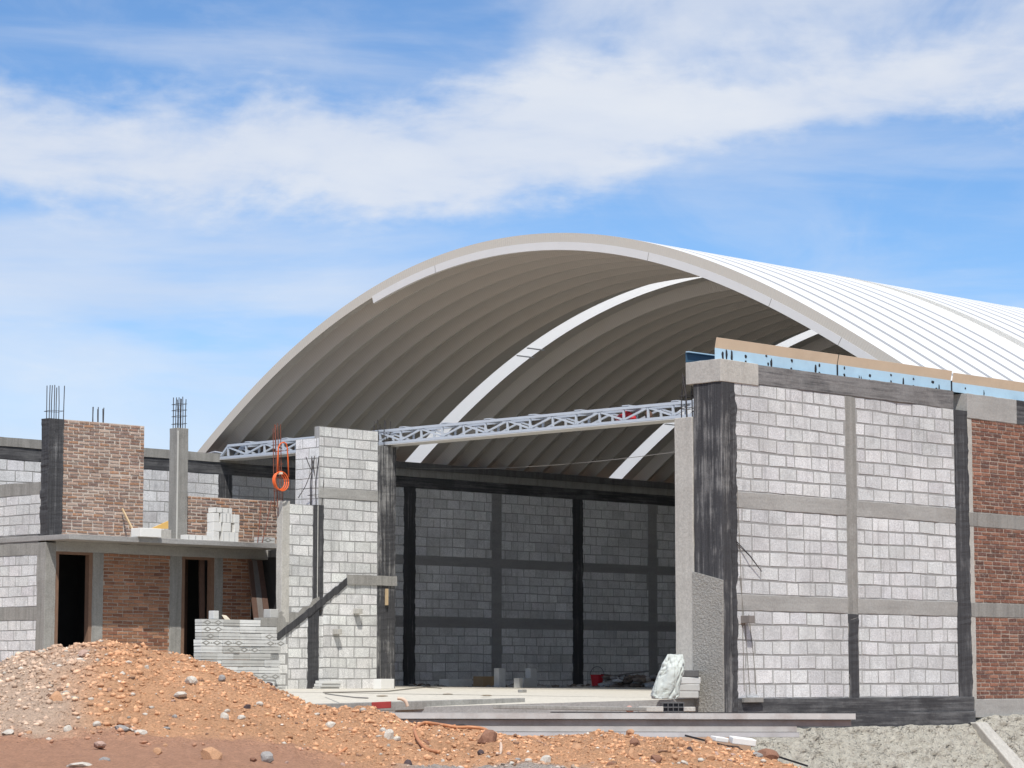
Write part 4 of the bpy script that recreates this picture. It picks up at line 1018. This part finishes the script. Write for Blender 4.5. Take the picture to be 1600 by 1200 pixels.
# steel channels stacked on the ground
def channel(px0, px1, pyc, D, hgt, dep, mat, label, lip=.02, tilt=0):
    a_, c_ = on_d(px0, pyc, D), on_d(px1, pyc + tilt, D); d = (c_ - a_).normalized(); back = Vector((CA, SA, 0)); th = .004
    b = MB(); up = Vector((0, 0, 1))
    def strip(o1, o2, n):      # thin plate between two offsets
        P = [a_ + o1, c_ + o1, c_ + o2, a_ + o2]; b.hexa([P[0], P[1], P[1] + n, P[0] + n, P[3], P[2], P[2] + n, P[3] + n])
    strip(up * (-hgt / 2), up * (hgt / 2), back * th)
    strip(up * (hgt / 2 - th), up * (hgt / 2 - th) + back * dep, up * th)
    strip(up * (-hgt / 2), up * (-hgt / 2) + back * dep, up * th)
    strip(up * (hgt / 2 - lip) + back * dep, up * (hgt / 2) + back * dep, back * th)
    return tag(b.build('steel_channel', mat, loc=a_), label, 'steel channel', 'steel channels stacked in the yard')
DCH = 30.0
channel(520, 1337, 1118, DCH, .07, .14, M['galv'], 'topmost weathered steel channel of the yard stack, reaching furthest right', tilt=1.5)
channel(520, 1330, 1128.5, DCH + .05, .07, .14, M['galv_d'], 'dark brown steel channel second from the top of the yard stack', tilt=1.5)
channel(500, 1245, 1138.3, DCH - .02, .064, .14, M['galv2'], 'grey steel channel third from the top of the yard stack', tilt=1)
channel(480, 1249, 1147.2, DCH - .1, .056, .14, M['galv3'], 'bottom steel channel of the yard stack, resting on the dirt', tilt=1)
b = MB(); a_, c_ = on_d(860, 1112.8, DCH + .07), on_d(1337, 1114.5, DCH + .07); b.beam(a_, c_, .03, .012); tag(b.build('black_rod', M['black'], loc=a_), 'thin black rod lying on top of the stacked steel channels', 'rod')

# ================================================================== DIRT HEAP
SKYL = [(-620, 1290), (-430, 1160), (-260, 1075), (-60, 1050), (0, 1040), (40, 1022), (80, 1014), (110, 1010), (150, 1003.5), (190, 1007), (225, 1011), (265, 1022), (310, 1030), (350, 1042), (400, 1057), (430, 1072), (460, 1086), (490, 1101), (520, 1106), (560, 1107), (585, 1105), (610, 1114), (650, 1127), (700, 1134), (760, 1143), (830, 1146), (900, 1149), (1000, 1150), (1060, 1150), (1100, 1158), (1150, 1168), (1200, 1184), (1250, 1198), (1300, 1215), (1400, 1240), (1800, 1262)]
sx_ = np.array([s[0] for s in SKYL]); sy_ = np.array([s[1] for s in SKYL])
def ridge(px):
    ys = float(np.interp(px, sx_, sy_)); Zr = 28.6 - .9 * smooth(450, 650, px) - 1.2 * smooth(1050, 1250, px)
    return ys, Zr, (1056 - ys) / F * Zr
def mound_h(px, D):
    ys, Zr, hs0 = ridge(px)
    hp = -.585 - .27 * smooth(330, 640, px) - .25 * smooth(1000, 1250, px)
    Wd = 3.1 + .6 * smooth(500, 200, px)
    if D <= Zr:
        tt = (Zr - D) / Wd
        if tt < 1:
            k = 1 - tt; k = k * k * (3 - 2 * k) * .35 + k * .65; return hp + (hs0 - hp) * k
        return hp - .004 * (tt - 1) * Wd
    tt = (D - Zr)
    return hs0 - .30 * tt - .12 * tt * tt if hs0 - .30 * tt - .12 * tt * tt > -1.9 else -1.9
def mound_pt(px, D):
    L = (px - 800) / F * D; return cam(L, D, mound_h(px, D))
def disp(p):
    return .055 * noise.fractal(p * 1.3, .9, 2, 3) + .035 * noise.fractal(p * 5.0, .8, 2, 4) + .022 * abs(noise.noise(p * 11)) + .012 * noise.noise(p * 19)
OR = np.array((.63, .35, .195)); RD = np.array((.55, .30, .19)); PK = np.array((.60, .44, .325)); GY_ = np.array((.45, .395, .34))
def soil_col(px, D, hfrac):
    n = noise.noise(Vector((px * .012, D * .9, 0))); n2 = noise.noise(Vector((px * .05, D * 3, 9)))
    c = OR * (1 + .14 * n + .1 * n2)
    wpk = smooth(190, 60, px + 40 * n) * smooth(24.0, 25.0, D)
    c = c * (1 - wpk) + PK * wpk * (1 + .1 * n2)
    ys, Zr, _ = ridge(px)
    foot = smooth(Zr - 3.0, Zr - 4.2, D + .7 * n + .4 * n2) * smooth(620, 460, px)
    c = c * (1 - foot) + RD * foot * (1 + .12 * n2)
    wg = smooth(600, 660, px + 30 * n) * smooth(960, 860, px) * smooth(25.1, 24.6, D + .2 * n)
    c = c * (1 - wg) + GY_ * wg
    return c
pxs = np.concatenate([np.arange(-640, -80, 14.0), np.arange(-80, 1500, 4.0)]); Ds = np.concatenate([np.arange(13.0, 23.0, .3), np.arange(23.0, 29.6, .06), np.arange(29.7, 33.5, .3)])
b = MB(); cols_v = []
for D in Ds:
    for px in pxs:
        p = mound_pt(px, D); ys, Zr, _ = ridge(px)
        k = 1.0 if D > 22 else .5
        p.z += disp(p) * k * (0.9 if D < Zr - 3.6 and px < 450 else 1); b.v.append(tuple(p)); cols_v.append(soil_col(px, D, 0))
nw = len(pxs)
for j in range(len(Ds) - 1):
    for i in range(nw - 1):
        a_ = j * nw + i; b.face((a_, a_ + 1, a_ + nw + 1, a_ + nw), 0, tuple(cols_v[a_]))
MO = b.build('dirt_heap', M['dirt'], loc=cam(-4, 27, -.6), smooth=True)
tag(MO, 'long heap of orange excavated earth and stones across the foreground', 'earth heap')

# loose pebbles, uncountable
def pebbles(n, smin, smax, seed, pw, name, label):
    r = np.random.default_rng(seed)
    V0 = np.array(ico(1)[0], np.float32); F0 = np.array(ico(1)[1], np.int32); nv, nf = len(V0), len(F0)
    vs = np.zeros((n * nv, 3), np.float32); cs = np.zeros((n * nf, 3), np.float32); k = 0
    while k < n:
        px = r.uniform(-60, 1330); ys, Zr, h0 = ridge(px); D = Zr + .15 - abs(r.normal(0, 1)) * 2.1
        if D < 16: continue
        if px < 430 and D < Zr - 3.7 and r.random() < .5: continue
        p = mound_pt(px, D); p.z += disp(p)
        s = smin + (smax - smin) * r.random() ** pw
        c = soil_col(px, D, 0)
        if px < 230 and D > 24: s *= 1.35
        q = r.random()
        if q < .04: c = np.array((.58, .52, .44)) * r.uniform(.8, 1.1)
        elif q < .075: c = np.array((.3, .18, .12))
        c = c * (.95 + r.normal(0, .17))
        sc = np.array((s * r.uniform(.8, 1.5), s * r.uniform(.8, 1.4), s * r.uniform(.55, 1.0)))
        a_ = r.uniform(0, 6.28); ca, sa = math.cos(a_), math.sin(a_)
        v = V0 * (1 + r.uniform(-.42, .32, (nv, 1))) * sc
        vs[k * nv:(k + 1) * nv] = np.stack([v[:, 0] * ca - v[:, 1] * sa + p.x, v[:, 0] * sa + v[:, 1] * ca + p.y, v[:, 2] + p.z + s * .12], 1)
        cs[k * nf:(k + 1) * nf] = np.clip(c, .02, .8); k += 1
    fs = (F0[None] + (np.arange(n) * nv)[:, None, None]).reshape(-1, 3)
    me = bpy.data.meshes.new(name); me.vertices.add(len(vs)); me.vertices.foreach_set('co', vs.ravel())
    me.loops.add(fs.size); me.loops.foreach_set('vertex_index', fs.ravel().astype(np.int32))
    me.polygons.add(len(fs)); me.polygons.foreach_set('loop_start', np.arange(0, fs.size, 3, dtype=np.int32))
    me.polygons.foreach_set('loop_total', np.full(len(fs), 3, np.int32)) if hasattr(me.polygons[0], 'loop_total') else None
    me.update(calc_edges=True); me.validate()
    at = me.color_attributes.new('Col', 'FLOAT_COLOR', 'CORNER'); cc = np.ones((len(fs) * 3, 4), np.float32); cc[:, :3] = np.repeat(cs, 3, axis=0); at.data.foreach_set('color', cc.ravel())
    me.materials.append(M['peb'])
    o = bpy.data.objects.new(name, me); COL.objects.link(o); tag(o, label, 'gravel', kind='stuff'); return o
pebbles(26000, .0045, .03, 3, 8.0, 'loose_gravel', 'loose orange and grey stones scattered over the earth heap')

# stones large enough to point at
def rock_mesh(seed):
    r = np.random.default_rng(seed); V0, F0 = ico(2); off = Vector(r.uniform(0, 90, 3)); b = MB()
    pl = [(Vector(r.normal(0, 1, 3)).normalized(), r.uniform(.55, .85)) for _ in range(7)]
    for v in V0:
        p = Vector(v) * (1 + .25 * noise.noise(Vector(v) * 1.3 + off))
        for (n, d) in pl:
            e = p.dot(n) - d
            if e > 0: p -= n * e
        b.v.append(tuple(p))
    return b, F0
def rock(mesh_id, color, name):
    b, F0 = rock_mesh(mesh_id)
    for f in F0: b.face(f, 0, color)
    return b.build(name, M['rock'])
PAL = {'orange': (.54, .31, .18), 'pale': (.62, .57, .49), 'grey': (.36, .34, .32), 'dark': (.1, .075, .075), 'pink': (.52, .36, .29), 'brown': (.28, .15, .10)}
_proto = {}
def place_rock(px, py, wpx, hpx, colr, label, group=None, seed=0):
    # walk down the heap's face to the spot that stands at this bearing
    best = None
    ys, Zr, h0 = ridge(px)
    for k in range(160):
        D = Zr - k * .07; q = mound_pt(px, D); d = ray(px, py); dist = q.x * CA + q.y * SA; e = abs((EYE + d.z * dist / (d.x * CA + d.y * SA)) - q.z)
        if best is None or e < best[0]: best = (e, q, D)
    q, D = best[1], best[2]; q.z += disp(q)
    key = (colr, seed % 4)
    if key not in _proto: _proto[key] = rock(seed * 13 + len(colr), PAL[colr], 'stone'); o = _proto[key]
    else: o = copy_tree(_proto[key])
    rx, rz = wpx * .5 / F * D, hpx * .5 / F * D
    o.location = q + Vector((0, 0, rz * .3)); o.scale = (rx * 1.15, rx * 1.0, rz * 1.2); o.rotation_euler = (random.uniform(-.3, .3), random.uniform(-.3, .3), random.uniform(0, 6.28))
    tag(o, label, 'stone', group); return o
NAMED = [(93, 1094, 26, 20, 'orange', 'large rusty orange rock on the pale gravel at the left of the heap'), (135, 1020, 18, 13, 'pink', 'flat pinkish rock just below the crest of the heap'),
         (285, 1094, 22, 13, 'pale', 'whitish flat stone half way up the middle of the heap'), (303, 1070, 22, 15, 'pale', 'pale chunk high on the right shoulder of the heap'),
         (354, 1125, 14, 16, 'pale', 'upright white stone low on the heap at centre left'), (420, 1191, 20, 18, 'grey', 'grey white lump at the bottom edge of the picture'),
         (168, 1190, 20, 16, 'grey', 'grey rounded stone on the red earth at bottom left'), (163, 1172, 24, 11, 'pink', 'flat pink slab stone on the red earth'), (133, 1197, 44, 10, 'pale', 'long white slab stone at the very bottom left'),
         (610, 1157, 16, 20, 'pale', 'tall pale rock right of the red earth, beside the hose loop'), (764, 1168, 36, 30, 'brown', 'big brown clod right of the hose'), (753, 1183, 14, 12, 'dark', 'dark stone at the foot of the big brown clod'),
         (640, 1194, 16, 14, 'dark', 'dark grey stone at the bottom edge in the grey gravel'), (390, 1108, 12, 8, 'dark', 'small dark stone on the right flank of the heap'), (423, 1068, 10, 8, 'dark', 'small purple dark stone on the heap skyline by the block stack'),
         (335, 1187, 34, 22, 'orange', 'wide orange rock at the bottom of the heap'), (195, 1135, 24, 16, 'orange', 'orange rock low on the heap above the red earth'), (195, 1150, 26, 12, 'grey', 'broad grey white stone at the foot of the heap'), (225, 1153, 22, 12, 'pale', 'pale stone right of the broad grey one at the heap foot'),
         (157, 1132, 12, 10, 'pale', 'small white stone above the heap foot at left'), (112, 1144, 14, 14, 'pale', 'white stone at the heap foot next to the red earth'), (20, 1149, 26, 8, 'pale', 'flat white stone at the far left foot of the heap'),
         (983, 1147, 16, 14, 'orange', 'orange clod standing on the ridge before the steel channels'), (990, 1166, 20, 16, 'brown', 'dark brown clod under the ridge before the channels'), (985, 1188, 26, 24, 'orange', 'tall orange clod at the bottom right of the heap'), (900, 1168, 20, 14, 'orange', 'rounded orange clod at the middle of the low heap'),
         (1106, 1156, 14, 20, 'orange', 'upright orange clod at the right end of the ridge'), (1195, 1164, 34, 20, 'brown', 'brown wedge shaped rock at the right end of the heap'), (1075, 1178, 10, 10, 'dark', 'small dark stone on the right part of the heap'), (853, 1192, 18, 16, 'pale', 'white stone at the bottom edge near the centre'),
         (1180, 1182, 16, 10, 'grey', 'grey stone at the right end of the heap below the wedge rock'), (600, 1147, 12, 10, 'pale', 'small cream stone above the tall pale rock')]
for i, (px, py, w_, h_, c, lab) in enumerate(NAMED): place_rock(px, py, w_, h_, c, lab, None, i % 4)
for i in range(90):
    px = random.uniform(5, 1180); ys, Zr, h0 = ridge(px); py = ys + 6 + random.random() ** .8 * (1195 - ys)
    if px < 250 and py > 1155: continue
    s = random.uniform(5, 12); c = random.choice(('orange', 'orange', 'pink', 'pale', 'orange', 'brown', 'grey'))
    place_rock(px, py, s * random.uniform(1, 1.5), s * random.uniform(.7, 1), c, {'orange': 'orange stone among the loose gravel of the heap', 'pink': 'pinkish stone among the loose gravel of the heap', 'pale': 'whitish stone among the loose gravel of the heap', 'brown': 'brown stone among the loose gravel of the heap', 'grey': 'grey stone among the loose gravel of the heap'}[c], {'orange': 'orange stones on the heap', 'pink': 'pinkish stones on the heap', 'pale': 'whitish stones on the heap', 'brown': 'brown stones on the heap', 'grey': 'grey stones on the heap'}[c], i % 4)
# broken blocks and rods at the right end of the heap
def on_heap(px, py, lift=0):
    best = None; ys, Zr, h0 = ridge(px)
    for k in range(160):
        D = Zr - k * .07; q = mound_pt(px, D); d = ray(px, py); dist = q.x * CA + q.y * SA; e = abs((EYE + d.z * dist / (d.x * CA + d.y * SA)) - q.z)
        if best is None or e < best[0]: best = (e, q)
    q = best[1]; q.z += disp(q) + lift; return q
for (px, py, w_, d_, h_, rz, lab) in ((1160, 1158, .26, .16, .07, .2, 'larger white broken block at the right end of the earth heap'), (1124, 1155, .16, .12, .05, .5, 'smaller grey white broken block left of the larger one at the heap end')):
    q = on_d(px, py, 28.0); b = MB(); b.box(-w_ / 2, w_ / 2, -d_ / 2, d_ / 2, -h_ / 2, h_ / 2); o = b.build('broken_block', M['whiteblk'], bevel=.008); o.location = q; o.rotation_euler = (.1, .12, A - math.pi / 2 + rz); tag(o, lab, 'broken block')
for (p0, p1, D, lab) in (((1070, 1149), (1160, 1172), 27.9, 'black steel rod lying along the right end of the heap'), ((1110, 1160), (1165, 1175), 27.6, 'second black rod lying just below the first on the heap'), ((1190, 1174), (1262, 1197), 27.2, 'black rod sloping down at the far right of the heap')):
    a_, c_ = on_d(p0[0], p0[1], D), on_d(p1[0], p1[1], D); b = MB(); b.beam(a_, c_, .03, .02); tag(b.build('steel_rod', M['black'], loc=a_), lab, 'rod')
# hoses
def spline(pts, n=8):
    o = []
    P = [pts[0]] + pts + [pts[-1]]
    for i in range(1, len(P) - 2):
        for k in range(n):
            t_ = k / n; a0, a1, a2, a3 = P[i - 1], P[i], P[i + 1], P[i + 2]
            o.append(.5 * ((2 * a1) + (a2 - a0) * t_ + (2 * a0 - 5 * a1 + 4 * a2 - a3) * t_ ** 2 + (3 * a1 - a0 - 3 * a2 + a3) * t_ ** 3))
    return o + [pts[-1]]
hp_ = [(687, 1184), (668, 1176), (655, 1162), (649, 1146), (653, 1135), (664, 1131), (680, 1134), (698, 1141), (716, 1144), (738, 1146), (758, 1150), (766, 1155)]
P_ = [on_heap(px, py, .03) for px, py in hp_]
b = MB(); b.tube(spline(P_), .017, 8); tag(b.build('garden_hose', M['hose'], loc=P_[0], smooth=True), 'orange brown hose curving in a loop over the heap before the channels', 'hose')
P_ = [on_d(px, py, 27.4) for px, py in ((690, 1138), (700, 1136), (712, 1133.5))]; b = MB(); b.tube(spline(P_), .013, 7); tag(b.build('hose_end', M['hose'], loc=P_[0], smooth=True), 'short orange hose end sticking up beside the hose loop', 'hose')
P_ = [on_d(px, py, 27.4) for px, py in ((712, 1133.5), (722, 1132), (731, 1135), (732, 1140), (727, 1142))]; b = MB(); b.tube(spline(P_), .006, 5); tag(b.build('wire_loop', M['rebar'], loc=P_[0]), 'thin dark wire loop at the end of the hose', 'wire')
P_ = [on_heap(px, py, .03) for px, py in ((782, 1168), (783, 1175), (781, 1181), (777, 1187))]; b = MB(); b.tube(spline(P_), .016, 7); tag(b.build('hose_piece', M['hose_p'], loc=P_[0], smooth=True), 'faded pale hose piece beside the big brown clod', 'hose')
P_ = [on_d(px, py, 33.6) for px, py in ((621, 1091), (628, 1092), (634, 1096), (637, 1104))]; b = MB(); b.tube(spline(P_), .022, 7); tag(b.build('hose_piece', M['hose_p'], loc=P_[0], smooth=True), 'faded pink hose hanging over the pale joist right of the red board', 'hose')
P_ = [on_heap(px, py, .03) for px, py in ((520, 1184), (532, 1180), (544, 1177))]; b = MB(); b.tube(spline(P_), .015, 7); tag(b.build('hose_piece', M['hose'], loc=P_[0], smooth=True), 'short orange hose stub half buried in the red earth', 'hose')

for o in bpy.data.objects:
    if '_w' in o: del o['_w']
